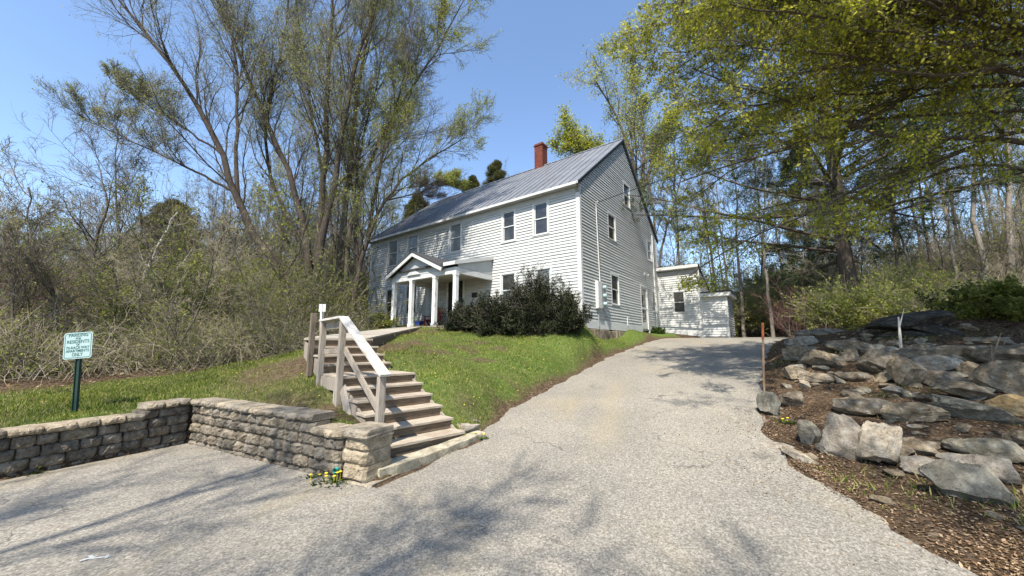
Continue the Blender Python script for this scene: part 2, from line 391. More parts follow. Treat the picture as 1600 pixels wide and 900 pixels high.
CP = np.array([(-5.3, 6.5, .62), (-3.6, 5.75, .56), (-2.1, 4.95, .5), (-6.2, 4.8, .46), (-8.2, 2.5, .34), (-11, -2, .22), (-6.74, 5.95, .58), (-8.2, 9.5, .9), (-6.7, 12, 1.42), (-10.2, 7.5, .68),
    (-1.6, 5.15, .08), (-.75, 6.1, .2), (-.3, 6.9, .33), (-1.2, 7.1, .80), (-1.39, 6.66, .46), (-1.05, 6.3, .26), (-1.8, 7.12, .82), (-2.25, 7.7, 1.02), (-1.9, 6.0, .38), (-2.2, 6.5, .62), (-2.95, 6.2, .70), (-2.78, 6.0, .62), (-3.5, 6.5, .8), (-4.3, 7.6, 1.02), (-5.2, 7.2, .8), (-2.3, 8.2, 1.28), (-1.58, 9, 1.24),
    (.88, 10, 1.16), (2, 11.5, 1.42), (0, 12.5, 1.86), (-3.2, 11.5, 1.82), (-5, 10, 1.5), (-4, 15, 2.2), (-6, 18, 2.45), (-9, 22.3, 2.7), (2.7, 13.3, 2.1), (1.5, 13.5, 2.15), (5.6, 17.5, 2.25), (8.2, 21.3, 2.3),
    (10.6, 20.3, 2.0), (2, 18, 2.4), (-2, 16, 2.35), (0, 7.4, .42), (.8, 9.1, .64), (1.95, 10.9, .92), (3.2, 13.1, 1.26), (5.1, 15.7, 1.66), (7.2, 18.2, 1.95), (12.5, 22, 2.1), (16, 26, 2.3), (22, 24, 2.9),
    (3.7, 3.2, .2), (4.2, 4.2, .3), (4.6, 5.5, .48), (5.7, 4.0, .45), (5.4, 6.5, .72), (7, 5.5, .85), (6.5, 7.3, .98), (5.7, 8.0, .86), (7.3, 8.2, 1.42), (9.2, 8.0, 1.5), (11, 7.5, 1.6), (6.9, 9.6, 1.25), (8.3, 10.6, 1.7),
    (11, 9.4, 2.1), (13.2, 9.5, 2.35), (10, 13, 1.85), (13.6, 13.2, 2.1), (8, 3, .8), (13, 5, 1.7), (4.2, 1, .1), (6, 0, .3), (12, 0, 1.0), (16, 18, 2.4), (20, 20, 3.0), (30, 30, 5.2), (22, 34, 4.4), (15, 35, 3.5), (0, 35, 3.6),
    (-15, 30, 3.0), (-20, 15, 1.9), (-12, 12, 1.35), (-9, 16, 1.8), (-14, 0, .2), (60, 60, 13), (0, 70, 7), (-60, 60, 5), (-60, 0, 1), (80, 0, 8), (0, -14, 0), (-16, -15, 0), (8, -14, .1), (20, -20, 1), (-30, -30, 0), (0, -60, 0),
    (130, 130, 22), (-130, 130, 12), (0, 160, 14), (-130, -100, 0), (130, -100, 6)])
CC = .6
_d = np.sqrt(((CP[:, None, :2] - CP[None, :, :2]) ** 2).sum(-1) + CC * CC)
_n = len(CP); _A = np.zeros((_n + 1, _n + 1)); _A[:_n, :_n] = _d; _A[:_n, _n] = 1; _A[_n, :_n] = 1
_W = np.linalg.solve(_A, np.append(CP[:, 2], 0))
def up_h(x, y):
    s = np.shape(x); x = np.ravel(x); y = np.ravel(y); o = np.zeros(len(x))
    for i in range(_n): o += _W[i] * np.sqrt((x - CP[i, 0]) ** 2 + (y - CP[i, 1]) ** 2 + CC * CC)
    o += _W[_n]
    o += .022 * np.sin(x * 2.3 + 1.3 * np.sin(y * 1.7)) * np.sin(y * 2.9 + x) + .012 * np.sin(x * 7.1 + y * 3) * np.sin(y * 6.3)
    return o.reshape(s)
def H(x, y):
    x = np.asarray(x, float); y = np.asarray(y, float)
    d = road_dist(x, y); wd = np.where((x < -1.3) & (y < 6.8), .22, np.where(x > 2.5, .35, .5))
    off = np.where((x < -1.3) & (y < 6.8), .04, 0)
    t = np.clip((d - off) / wd, 0, 1); t = t * t * (3 - 2 * t)
    far = np.clip(d - 60, 0, None)
    return road_h(x, y) * (1 - t) + up_h(x, y) * t - .012 * (d < .0)
def Hs(x, y): return float(H(np.array([x]), np.array([y]))[0])
def hit(px, py, tmax=60):
    r = ray(px, py); t = np.arange(1.5, tmax, .03)
    X = r.x * t; Y = r.y * t; Z = CAM_H + r.z * t
    k = np.argmax(H(X, Y) > Z)
    return Vector((X[k], Y[k], float(Z[k])))

def axis(lo, hi, step, far, gr=1.16):
    c = list(np.arange(lo, hi + 1e-6, step)); s = step
    a = []; x = c[-1]
    while x < far: s *= gr; x += s; a.append(x)
    s = step; b = []; x = c[0]
    while x > -far: s *= gr; x -= s; b.append(x)
    return np.array(b[::-1] + c + a)
gx = axis(-9, 12, .11, 900); gy = axis(1.2, 16, .11, 900)
GX, GY = np.meshgrid(gx, gy)
GZ = np.concatenate([H(GX[i:i + 40], GY[i:i + 40]) for i in range(0, len(gy), 40)])
rr = np.hypot(GX, GY); GZ = np.where(rr > 190, np.interp(rr, [190, 900], [1, 1]) * np.clip(GZ, 0, 26), GZ)
V = np.stack([GX, GY, GZ], -1).reshape(-1, 3); nx, ny = len(gx), len(gy)
ii, jj = np.meshgrid(np.arange(nx - 1), np.arange(ny - 1)); b0 = (jj * nx + ii).ravel()
nb = NB(); nb.quads(V, np.stack([b0, b0 + 1, b0 + nx + 1, b0 + nx], -1))
ground = nb.build('ground', M['ground'], smooth=True); ground['kind'] = 'structure'

# lawn regions
BR = np.array([(-40, 3), (-14, 6.3), (-10, 7.6), (-8.2, 9.6), (-6.9, 12), (-6.6, 15), (-9.6, 21.6), (-9.0, 22.3), (2.4, 13.9), (8.4, 21.6), (10.6, 20.2), (12, 30), (60, 30), (60, -20), (-40, -20)])
def in_poly(x, y, Pn):
    A = Pn; B = np.roll(Pn, -1, 0); X = x[..., None]; Y = y[..., None]
    c = ((A[:, 1] > Y) != (B[:, 1] > Y)) & (X < A[:, 0] + (Y - A[:, 1]) * (B[:, 0] - A[:, 0]) / np.where(np.abs(B[:, 1] - A[:, 1]) < 1e-9, 1e-9, B[:, 1] - A[:, 1]))
    return c.sum(-1) % 2 == 1
def softn(x, y, f, ph=0):
    return .5 + .25 * np.sin(x * f + ph + 1.7 * np.sin(y * f * .7 + ph)) + .25 * np.sin(y * f * 1.3 - ph + 1.3 * np.sin(x * f * .9))
def lawn(x, y):
    d = road_dist(x, y)
    left = x < np.interp(y, [-20, 4, 5.9, 7.6, 9.1, 10.8, 13, 15.6, 18, 20, 21], [-3, -1.9, -.5, 0, .9, 2, 3.3, 5.3, 7.2, 9, 9])
    m = in_poly(x, y, BR) & left & (d > .0)
    v = np.clip((d - .05 - .22 * softn(x, y, 2.1)) / .2, 0, 1) * m
    # worn patches round the landing and along the mown track
    v *= 1 - .75 * np.exp(-(((x + 3.6) / 1.0) ** 2 + ((y - 6.1) / .7) ** 2))
    v *= 1 - .85 * np.exp(-(((x - .1) / .75) ** 2 + ((y - 8.0) / .9) ** 2)) * (softn(x, y, 4.1) > .45); v *= 1 - .7 * np.exp(-(((x + .9) / .6) ** 2 + ((y - 6.9) / .7) ** 2)) * softn(x, y, 5)
    v *= 1 - .8 * (softn(x, y, .9, 3) > .72) * (softn(x, y, 5.3, 1) > .5) * (x < 1.5)
    v *= np.where(x < -2.6, np.clip(softn(x, y, 1.1, 2.2) * 1.9 - .25, .12, 1), 1)
    tr = np.exp(-((y - (9.0 + (x + 6.5) * .42)) / .28) ** 2) * (x < -4.2)
    return v * (1 - .55 * tr) * np.clip(.68 + .7 * softn(x, y, 1.3, 2), 0, 1)
gv = lawn(V[:, 0].astype(float), V[:, 1].astype(float)) if len(V) < 30000 else np.concatenate([lawn(V[i:i + 20000, 0], V[i:i + 20000, 1]) for i in range(0, len(V), 20000)])
at_ = ground.data.attributes.new('grassy', 'FLOAT', 'POINT'); at_.data.foreach_set('value', gv.astype(np.float32))

# asphalt sheet
rg = np.random.default_rng(5)
bp = []
for i in range(len(ROAD)):
    a = np.array(ROAD[i]); b = np.array(ROAD[(i + 1) % len(ROAD)]); L = np.linalg.norm(b - a); k = max(1, int(L / .14))
    nrm = np.array([b[1] - a[1], a[0] - b[0]]) / L
    for j in range(k):
        p = a + (b - a) * j / k
        amp = .0 if (p[0] < -1.3 and p[1] > 2) else .045
        bp.append(p + nrm * amp * (rg.normal() * .5 + math.sin(p[0] * 5 + p[1] * 4)))
bp = np.array(bp); nbp = len(bp)
ix, iy = np.meshgrid(np.arange(-15.9, 18.9, .3), np.arange(-13.9, 24, .3)); ip = np.stack([ix.ravel(), iy.ravel()], -1)
ip = ip[road_dist(ip[:, 0], ip[:, 1]) < -.14]
pts2 = [Vector(p) for p in np.concatenate([bp, ip])]
res = mgeo.delaunay_2d_cdt(pts2, [], [list(range(nbp))], 1, 1e-5)
vv = np.array([(p.x, p.y) for p in res[0]]); zz = road_h(vv[:, 0], vv[:, 1]) + .006
me = bpy.data.meshes.new('driveway'); me.from_pydata([(a, b, c) for (a, b), c in zip(vv, zz)], [], [list(f) for f in res[2]])
me.materials.append(M['asphalt']); me.polygons.foreach_set('use_smooth', [True] * len(me.polygons)); me.update()
rd = link_mesh('driveway', me); rd['kind'] = 'structure'
if me.polygons[0].normal.z < 0: me.flip_normals()

mkp = hit(150, 880); me = bpy.data.meshes.new('painted_mark'); vs_ = []; fs_ = []
for ang_, L_, ox, oy in ((.25, .17, 0, 0), (-.5, .09, -.05, .01), (.95, .09, -.05, -.01), (-.9, .06, .06, .015)):
    c_, s_ = math.cos(ang_), math.sin(ang_); b_ = len(vs_)
    for u, v in ((-L_ / 2, -.011), (L_ / 2, -.008), (L_ / 2, .009), (-L_ / 2, .012)): vs_.append((mkp.x + ox + u * c_ - v * s_, mkp.y + oy + u * s_ + v * c_, .011 + .0006 * len(fs_)))
    fs_.append((b_, b_ + 1, b_ + 2, b_ + 3))
me.from_pydata(vs_, [], fs_); me.materials.append(M['frieze']); link_mesh('painted_mark', me)['kind'] = 'structure'
# ------------------------------------------------------------------ house
HA = math.atan2(-.602, .799); C0 = (2.6, 13.7); HZ = 2.3
house = root('clapboard_house', (C0[0], C0[1], HZ), 'two storey white clapboard farmhouse with grey metal roof on the rise above the drive', 'house', HA)
OFF = (0, 0, HZ)
def hb(mb, name, m, parent=None, **k): return mb.build(name, m, parent or house, off=OFF, **k)
rgh = random.Random(3)

def boards(mb, P, u0, u1, z0, z1, holes=(), lim=None, ex=.125, sag=.007):
    """clapboards on a wall; P(u, out, z) -> local point; lim(z) -> (u0, u1)"""
    z = z0; row = 0
    while z < z1 - .01:
        zt = min(z + ex, z1); a, b = (u0, u1) if lim is None else lim(z + ex * .5)
        zc = (z + zt) / 2
        segs = [(a, b)]
        for (h0, h1, k0, k1) in holes:
            if k0 < zc < k1:
                ns = []
                for (p, q) in segs:
                    if h1 <= p or h0 >= q: ns.append((p, q)); continue
                    if h0 > p: ns.append((p, h0))
                    if h1 < q: ns.append((h1, q))
                segs = ns
        for (p, q) in segs:
            if q - p < .02: continue
            x = p
            while x < q - .01:
                e = x + rgh.uniform(1.6, 3.8)
                if q - e < .6: e = q
                n = max(1, int((e - x) / .7)); o = rgh.uniform(-.002, .003)
                us = [x + .0015 + (e - x - .003) * i / n for i in range(n + 1)]
                vs = []
                for u in us:
                    dz = sag * mnoise.noise(Vector((u * 1.3, z * 3.1, u0))) * 2
                    vs += [P(u, .003, z + dz), P(u, .036 + o, z + dz), P(u, .006, zt + .012 + dz), P(u, .0, zt + .012 + dz)]
                fs = [(0, 1, 2, 3), tuple(4 * n + i for i in (3, 2, 1, 0))] + [(4 * i + 1, 4 * i + 5, 4 * i + 6, 4 * i + 2) for i in range(n)]
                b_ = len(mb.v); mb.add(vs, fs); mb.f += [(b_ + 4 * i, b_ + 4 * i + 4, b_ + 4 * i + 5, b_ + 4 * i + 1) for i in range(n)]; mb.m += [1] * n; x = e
        z += ex; row += 1

FW = [(-12.24, -11.42, 6.04, 7.55), (-10.42, -9.62, 6.1, 7.55), (-7.12, -6.38, 6.1, 7.52), (-3.74, -3.12, 6.05, 7.42), (-2.07, -1.44, 6.08, 7.42),
      (-12.22, -11.55, 3.2, 4.68), (-10.42, -9.6, 3.2, 4.72), (-3.8, -3.1, 3.2, 4.6), (-2.0, -1.35, 3.2, 4.62)]
FDOOR = (-7.15, -6.15, 2.42, 4.62); FSIDE = (-8.82, -8.56, 2.42, 4.65)
GW = [(4.95, 5.75, 8.5, 9.66), (2.78, 3.58, 6.28, 7.42), (8.35, 9.05, 6.3, 7.42), (2.88, 3.68, 3.35, 4.66), (8.75, 9.5, 3.42, 4.55)]
GDOOR = (6.8, 7.75, 2.42, 4.6)
EAVE = 7.97; RIDGE = 11.8; WB = 2.48
Pf = lambda u, o, z: (u, -o, z)
Pg = lambda u, o, z: (o, u, z)
mb = MB(); boards(mb, Pf, -13.9, -.1, WB, 7.46, FW + [FDOOR, FSIDE])
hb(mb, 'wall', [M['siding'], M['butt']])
glim = lambda z: (.1, 9.9) if z < EAVE else (max(.05, (z - EAVE) / (RIDGE - EAVE) * 5), min(9.95, 10 - (z - EAVE) / (RIDGE - EAVE) * 5))
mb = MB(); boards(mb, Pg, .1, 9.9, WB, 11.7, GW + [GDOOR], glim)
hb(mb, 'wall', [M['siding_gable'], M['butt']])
# structural box behind the boards (with recesses simply dark behind glass)
mb = MB()
mb.prism([(-.045, .06, 2.3), (-.045, 9.94, 2.3), (-.045, 9.94, EAVE), (-.045, 5, RIDGE - .08), (-.045, .06, EAVE)], (-13.9, 0, 0))
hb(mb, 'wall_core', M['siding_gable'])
for kk in range(2):
    mb = MB()
    if kk == 0: boards(mb, lambda u, o, z: (-14 - o, u, z), .1, 9.9, WB, 11.7, (), glim)
    else: boards(mb, lambda u, o, z: (u, 10 + o, z), -13.9, -.1, WB, EAVE - .1)
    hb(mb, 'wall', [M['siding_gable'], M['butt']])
# backing plane directly behind boards
mb = MB(); 
def backing(mb, P, u0, u1, z0, z1, holes):
    us = sorted({u0, u1, *[h[0] for h in holes], *[h[1] for h in holes]}); zs = sorted({z0, z1, *[h[2] for h in holes], *[h[3] for h in holes]})
    for a, b in zip(us, us[1:]):
        for c, d in zip(zs, zs[1:]):
            if any(h[0] - 1e-6 <= a and b <= h[1] + 1e-6 and h[2] - 1e-6 <= c and d <= h[3] + 1e-6 for h in holes): continue
            mb.add([P(a, -.002, c), P(b, -.002, c), P(b, -.002, d), P(a, -.002, d)], [(0, 1, 2, 3)])
backing(mb, Pf, -14, 0, 2.4, EAVE, FW + [FDOOR, FSIDE]); backing(mb, Pg, 0, 10, 2.4, EAVE, [h for h in GW if h[3] < EAVE] + [GDOOR])
hb(mb, 'sheathing', M['siding_gable'])
# corner boards, frieze, skirt
for bb in ((-.13, .036, -.04, .10, 2.42, 7.8), (-14.04, -13.88, -.04, .1, 2.42, 7.8), (-.1, .04, 9.88, 10.04, 2.42, EAVE)):
    mb = MB(); mb.box(*bb); hb(mb, 'corner_board', M['trim'])
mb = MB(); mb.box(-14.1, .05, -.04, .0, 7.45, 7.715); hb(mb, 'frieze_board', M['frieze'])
mb = MB(); mb.box(.001, .04, .101, 6.75, 2.2, WB + .04); mb.box(.001, .04, 7.82, 9.87, 2.2, WB + .04); mb.box(-13.87, -.131, -.04, .0, 2.2, WB + .02)
hb(mb, 'skirt_board', M['trim'])
# foundation stones
mb = MB(); x = 0.05
while x < 9.8:
    wd = rgh.uniform(.25, .7); mb.box(-.03, .055 + rgh.uniform(0, .05), x, min(x + wd - .02, 9.9), 1.7, 2.19 + rgh.uniform(-.04, 0)); x += wd
x = -13.9
while x < -.1:
    wd = rgh.uniform(.25, .7); mb.box(x, min(x + wd - .02, -.04), -.07 - rgh.uniform(0, .04), .0, 1.7, 2.19); x += wd
hb(mb, 'foundation', M['rock'], bevel=.02)
# roof
def roofpt(s, z=0): return s
mb = MB(); th = .05; ov = .32; sl = (RIDGE + .12 - EAVE) / 5
zr = lambda s: EAVE + .03 + (s if s <= 5 else 10 - s) * sl
X0, X1 = -14.14, .12
for a, b in ((-ov, 5), (5, 10 + ov)):
    mb.prism([(X0, a, zr(a)), (X0, b, zr(b)), (X0, b, zr(b) + th), (X0, a, zr(a) + th)], (X1 - X0, 0, 0))
x = X0 + .02
while x < X1:
    for a, b in ((-ov, 5), (5, 10 + ov)):
        mb.bar((x, a, zr(a) + th + .02), (x, b, zr(b) + th + .02), .035, .035)
        for k in (1, 2):
            if x + (.42 * k / 3) < X1: mb.bar((x + (.42 * k / 3), a, zr(a) + th + .003), (x + (.42 * k / 3), b, zr(b) + th + .003), .022, .01)
    x += .42
mb.prism([(X0 - .01, 4.84, zr(4.84) + th + .05), (X0 - .01, 5, zr(5) + th + .055), (X0 - .01, 5.16, zr(4.84) + th + .05)], (X1 - X0 + .02, 0, 0))
rf = hb(mb, 'roof', M['roof'])
mb = MB(); mb.box(X0, X1, -ov - .02, -ov + .01, EAVE - .29, EAVE - .19); hb(mb, 'fascia', M['trim'], rf)
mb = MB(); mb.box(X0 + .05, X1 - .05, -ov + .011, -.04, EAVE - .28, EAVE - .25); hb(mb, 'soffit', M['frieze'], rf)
for a, b in ((-ov, 5), (10 + ov, 5)):
    for xx in (.07, -14.09):
        mb = MB(); mb.bar((xx, a, zr(a) - .07), (xx, b, zr(b) - .07), .045, .12); hb(mb, 'rake_board', M['shingle'], rf)
mb = MB(); mb.box(-5.15, -4.6, 4.72, 5.28, 11.3, 13.2); mb.box(-5.19, -4.56, 4.68, 5.32, 13.2, 13.28); mb.box(-5.15, -4.6, 4.72, 5.28, 13.28, 13.36)
hb(mb, 'chimney', M['brick'], rf, bevel=.006)

def window(name, P, h, parent, glass='glass', sill=True, label=None, curtain=False, case=.09):
    u0, u1, z0, z1 = h
    mb = MB()
    def bx(mb, a, b, o0, o1, c, d):
        p = [P(a, o0, c), P(b, o0, c), P(b, o1, c), P(a, o1, c), P(a, o0, d), P(b, o0, d), P(b, o1, d), P(a, o1, d)]
        mb.add(p, [(0, 3, 2, 1), (4, 5, 6, 7), (0, 1, 5, 4), (1, 2, 6, 5), (2, 3, 7, 6), (3, 0, 4, 7)])
    zm = (z0 + z1) / 2; s = .042
    # sashes: upper in front
    for c, d, o in ((zm - .02, z1, .0), (z0, zm + .02, -.022)):
        bx(mb, u0, u0 + s, o - .02, o, c, d); bx(mb, u1 - s, u1, o - .02, o, c, d)
        bx(mb, u0 + s, u1 - s, o - .02, o, c, c + s); bx(mb, u0 + s, u1 - s, o - .02, o, d - s, d)
    win = mb.build(name, M['trim'], parent, off=OFF)
    mb = MB(); bx(mb, u0 - case, u0, -.01, .034, z0 - .02, z1 + case); bx(mb, u1, u1 + case, -.01, .034, z0 - .02, z1 + case); bx(mb, u0, u1, -.01, .034, z1, z1 + case)
    bx(mb, u0 - .001, u0 + .001, -.045, -.01, z0, z1); bx(mb, u1 - .001, u1 + .001, -.045, -.01, z0, z1)
    mb.build('frame', M['trim'], win, off=OFF)
    mb = MB(); bx(mb, u0 - case - .02, u1 + case + .02, -.01, .055, z0 - .05, z0 - .021); mb.build('sill', M['trim'], win, off=OFF)
    mb = MB(); bx(mb, u0 + s, u1 - s, -.012, -.010, zm + .02, z1 - s); bx(mb, u0 + s, u1 - s, -.034, -.032, z0 + s, zm - .02)
    mb.build('pane', M[glass], win, off=OFF)
    if label: win['label'] = label
    return win
M['glass_blind'] = simple('glass_over_grey_blind', (.15, .16, .155), .12, .25, 1.6, .6)
for i, h in enumerate(FW): window('window', Pf, h, house, glass='glass_blind' if i in (0, 1, 2, 8) else 'glass')
for h in GW: window('window', Pg, h, house)

def door(P, h, parent, m, glassy=True):
    u0, u1, z0, z1 = h
    mb = MB()
    def bx(mb, a, b, o0, o1, c, d):
        p = [P(a, o0, c), P(b, o0, c), P(b, o1, c), P(a, o1, c), P(a, o0, d), P(b, o0, d), P(b, o1, d), P(a, o1, d)]
        mb.add(p, [(0, 3, 2, 1), (4, 5, 6, 7), (0, 1, 5, 4), (1, 2, 6, 5), (2, 3, 7, 6), (3, 0, 4, 7)])
    s = .1
    bx(mb, u0, u0 + s, -.03, -.002, z0, z1); bx(mb, u1 - s, u1, -.03, -.002, z0, z1); bx(mb, u0 + s, u1 - s, -.03, -.002, z0, z0 + .3); bx(mb, u0 + s, u1 - s, -.03, -.002, z1 - s, z1)
    bx(mb, u0 + s, u1 - s, -.03, -.004, z0 + 1.0, z0 + 1.1)
    d = mb.build('door', m, parent, off=OFF)
    mb = MB(); bx(mb, u0 + s, u1 - s, -.022, -.018, z0 + .3, z0 + 1.0); bx(mb, u0 + s, u1 - s, -.022, -.018, z0 + 1.1, z1 - s); mb.build('pane', M['glass'], d, off=OFF)
    mb = MB(); bx(mb, u0 - .1, u0, -.03, .04, z0 - .05, z1 + .1); bx(mb, u1, u1 + .1, -.03, .04, z0 - .05, z1 + .1); bx(mb, u0, u1, -.03, .04, z1, z1 + .1); mb.build('frame', M['trim'], d, off=OFF)
    mb = MB(); bx(mb, u1 - .085, u1 - .045, -.002, .03, z0 + 1.0, z0 + 1.04); mb.build('handle', M['black'], d, off=OFF)
    return d
dd = door(Pf, FDOOR, house, M['dark']); dd['label'] = 'dark front door with glass under the porch'
dd = door(Pg, GDOOR, house, M['trim']); dd['label'] = 'white storm door at the foot of the gable wall'
mb = MB(); mb.box(FSIDE[0], FSIDE[1], -.03, .01, FSIDE[2], FSIDE[3]); hb(mb, 'pilaster', M['trim'])
# things fixed to the gable wall
mb = MB(); mb.box(.03, .15, 1.12, 1.52, 3.0, 4.1); mb.box(.15, .158, 1.15, 1.49, 3.03, 4.07); hb(mb, 'meter_panel', M['trim'], bevel=.008)
mb = MB(); mb.box(.03, .12, 1.6, 1.96, 3.05, 4.08); mbox = hb(mb, 'meter_box', M['grey'], bevel=.006)
for zc in (3.9, 3.56, 3.22):
    mb = MB(); mb.tube([(.12, 1.78, zc), (.25, 1.78, zc)], [.085, .08], 16); hb(mb, 'electric_meter', M['sign'], mbox)
mb = MB(); mb.tube([(.06, 1.55, 4.09), (.06, 1.5, 5.2), (.07, 1.4, 7.2), (.1, 1.34, 7.45), (.2, 1.34, 7.42)], .024, 8); hb(mb, 'conduit', M['trim'])
mb = MB(); mb.tube([(.06, 1.3, 3.0), (.06, 1.3, 2.3)], .02, 8); mb.tube([(.07, 1.75, 3.05), (.09, 2.2, 2.6), (.1, 2.45, 2.25)], .012, 6); hb(mb, 'conduit', M['grey'])
mb = MB(); mb.box(.03, .08, 7.4, 7.62, 5.25, 5.42); mb.tube([(.08, 7.44, 5.33), (.2, 7.36, 5.28)], [.03, .055], 10); mb.tube([(.08, 7.58, 5.33), (.2, 7.66, 5.28)], [.03, .055], 10); hb(mb, 'flood_light', M['trim'])
mb = MB(); mb.box(.03, .06, 4.55, 4.62, 2.45, 2.85); hb(mb, 'vent_pipe', M['trim'])
mb = MB(); mb.tube([(.05, 9.2, 2.5), (.05, 9.2, 7.9)], .035, 8); hb(mb, 'downspout', M['trim'])

# porch (part of the house) : local x = -(4.4+u), front line y=-2.2
PY = -2.2; xa = -4.4 - 4.0; xb = -4.4; DK = 2.34
mb = MB()
# shed roof over right part and main lower slab
zf, zw = 4.80, 5.42
x0, x1 = -4.4 - 4.3, -4.28
mb.prism([(x0, PY - .2, zf), (x0, -.03, zw), (x0, -.03, zw + .07), (x0, PY - .2, zf + .07)], (x1 - x0, 0, 0))
porch = hb(mb, 'porch', [M['shingle']])
# gable pediment roof running back
gx0, gx1 = -4.4 - 4.2, -4.4 - .62; gm = (gx0 + gx1) / 2; gz0, gz1 = 4.72, 5.52
mb = MB()
for a, b in (((gx0 - .12), gm), ((gx1 + .12), gm)):
    za = gz0 - .05
    mb.prism([(a, PY - .34, za), (b, PY - .34, gz1 + .03), (b, PY - .34, gz1 + .09), (a, PY - .34, za + .06)], (0, 2.0, 0))
hb(mb, 'pediment_roof', M['shingle'], porch)
mb = MB()
for a in (gx0 - .1, gx1 + .1):
    mb.bar((a, PY - .31, gz0 - .12), (gm, PY - .31, gz1 - .04), .05, .15)
hb(mb, 'rake_board', M['trim'], porch); mb = MB()
mb.bar((gx0 - .12, PY - .3, gz0 - .13), (gx0 - .12, PY + .3, gz0 - .13), .05, .13)
hb(mb, 'eave_return', M['trim'], porch)
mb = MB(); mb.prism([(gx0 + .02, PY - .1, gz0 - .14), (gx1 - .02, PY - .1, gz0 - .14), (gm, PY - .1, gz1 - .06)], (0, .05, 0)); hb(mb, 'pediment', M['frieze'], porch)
mb = MB(); mb.prism([(gm - .55, PY - .16, gz0 - .12), (gm + .35, PY - .16, gz0 - .12), (gm - .1, PY - .16, gz0 + .17)], (0, .04, 0)); hb(mb, 'pediment_ornament', M['trim'], porch)
mb = MB(); mb.box(xa - .12, xb + .1, PY - .09, PY + .09, 4.40, 4.66); mb.box(xa - .08, xa + .08, PY + .091, -.03, 4.42, 4.64); mb.box(xb - .08, xb + .08, PY + .091, -.03, 4.42, 4.64)
hb(mb, 'beam', M['trim'], porch)
mb = MB(); mb.prism([(xb + .03, PY + .1, 4.66), (xb + .03, -.03, 4.66), (xb + .03, -.03, zw - .03), (xb + .03, PY + .0, zf)], (.03, 0, 0)); hb(mb, 'side_panel', M['frieze'], porch)
mb = MB(); mb.bar((x1 + .01, PY - .2, zf + .01), (x1 + .01, -.03, zw + .01), .03, .15); mb.box(gx1 + .1, x1 + .02, PY - .23, PY - .2, zf - .07, zf + .075); hb(mb, 'rake_board', M['trim'], porch)
mb = MB(); mb.box(xa + .08, xb - .08, PY + .09, -.03, 4.60, 4.62); hb(mb, 'ceiling_board', M['porch_ceiling'], porch)
def column(x, y, parent):
    mb = MB(); mb.box(x - .085, x + .085, y - .085, y + .085, DK - .35, 4.40); mb.box(x - .1, x + .1, y - .1, y + .1, 4.32, 4.398); mb.box(x - .1, x + .1, y - .1, y + .1, DK, DK + .13)
    hb(mb, 'column', M['peel'], parent, bevel=.008)
M['peel'] = None
m, t, b = mat('peeling_white_paint', .7, .3)
pf = nz(t, coord(t, (1, 1, .35)), 7, 7, .75)
t.links.new(ramp(t, pf, [(.50, (.72, .72, .69)), (.60, (.45, .44, .40))]), b.inputs['Base Color']); M['peel'] = m
for u in (0, 1.22, 2.74, 4.0): column(-4.4 - u, PY, porch)
mb = MB(); mb.box(xa - .1, xb + .15, PY - .12, -.05, DK - .05, DK); mb.box(xa - .1, xb + .12, PY - .1, PY - .06, DK - .35, DK - .051); hb(mb, 'deck', M['wood'], porch)
# a little ornament plaque on the wall
mb = MB(); mb.box(-5.55, -5.2, -.05, -.025, 3.72, 3.95); mb.box(-5.5, -5.25, -.062, -.051, 3.76, 3.9); pq = mb.build('wall_plaque', [M['black']], house, off=OFF, bevel=.005)

# wing and shed
wx0, wx1 = .04, 2.22; wf = 10.0
WW = (.82, 1.42, 3.38, 4.56)
PW = lambda u, o, z: (u, wf - o, z)
mb = MB(); boards(mb, PW, wx0, wx1 - .1, 2.32, 5.75, [WW])
boards(mb, lambda u, o, z: (wx1 + o, u, z), wf + .05, wf + 3.2, 2.0, 5.6, (), lambda z: (wf + .05, wf + 3.2 - max(0, z - 4.6) * 1.6))
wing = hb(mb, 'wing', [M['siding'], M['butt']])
mb = MB(); mb.prism([(wx0 - .02, wf + .05, 2.0), (wx0 - .02, wf + 3.2, 2.0), (wx0 - .02, wf + 3.2, 4.55), (wx0 - .02, wf + .05, 5.85)], (wx1 - wx0, 0, 0)); hb(mb, 'wall_core', M['siding_gable'], wing)
mb = MB(); mb.prism([(wx0 - .05, wf - .25, 6.0), (wx0 - .05, wf + 3.4, 4.62), (wx0 - .05, wf + 3.4, 4.68), (wx0 - .05, wf - .25, 6.06)], (wx1 - wx0 + .12, 0, 0)); hb(mb, 'roof', M['shingle'], wing)
mb = MB(); mb.box(wx0, wx1 + .05, wf - .27, wf - .24, 5.86, 6.03); mb.box(wx0, wx1 + .02, wf - .24, wf - .02, 5.83, 5.86); mb.box(wx1 - .13, wx1 + .03, wf - .03, wf + .1, 1.9, 5.83)
mb.prism([(wx0, wf - .035, 2.36), (wx1 - .13, wf - .035, 2.36), (wx1 - .13, wf - .035, 2.02), (wx0, wf - .035, 2.3)], (0, .03, 0)); hb(mb, 'corner_board', M['trim'], wing)
window('window', PW, WW, wing)
mb = MB(); mb.box(wx0, wx1 - .1, wf + .0, wf + .2, 1.7, 2.31); hb(mb, 'foundation', M['brick'], wing)

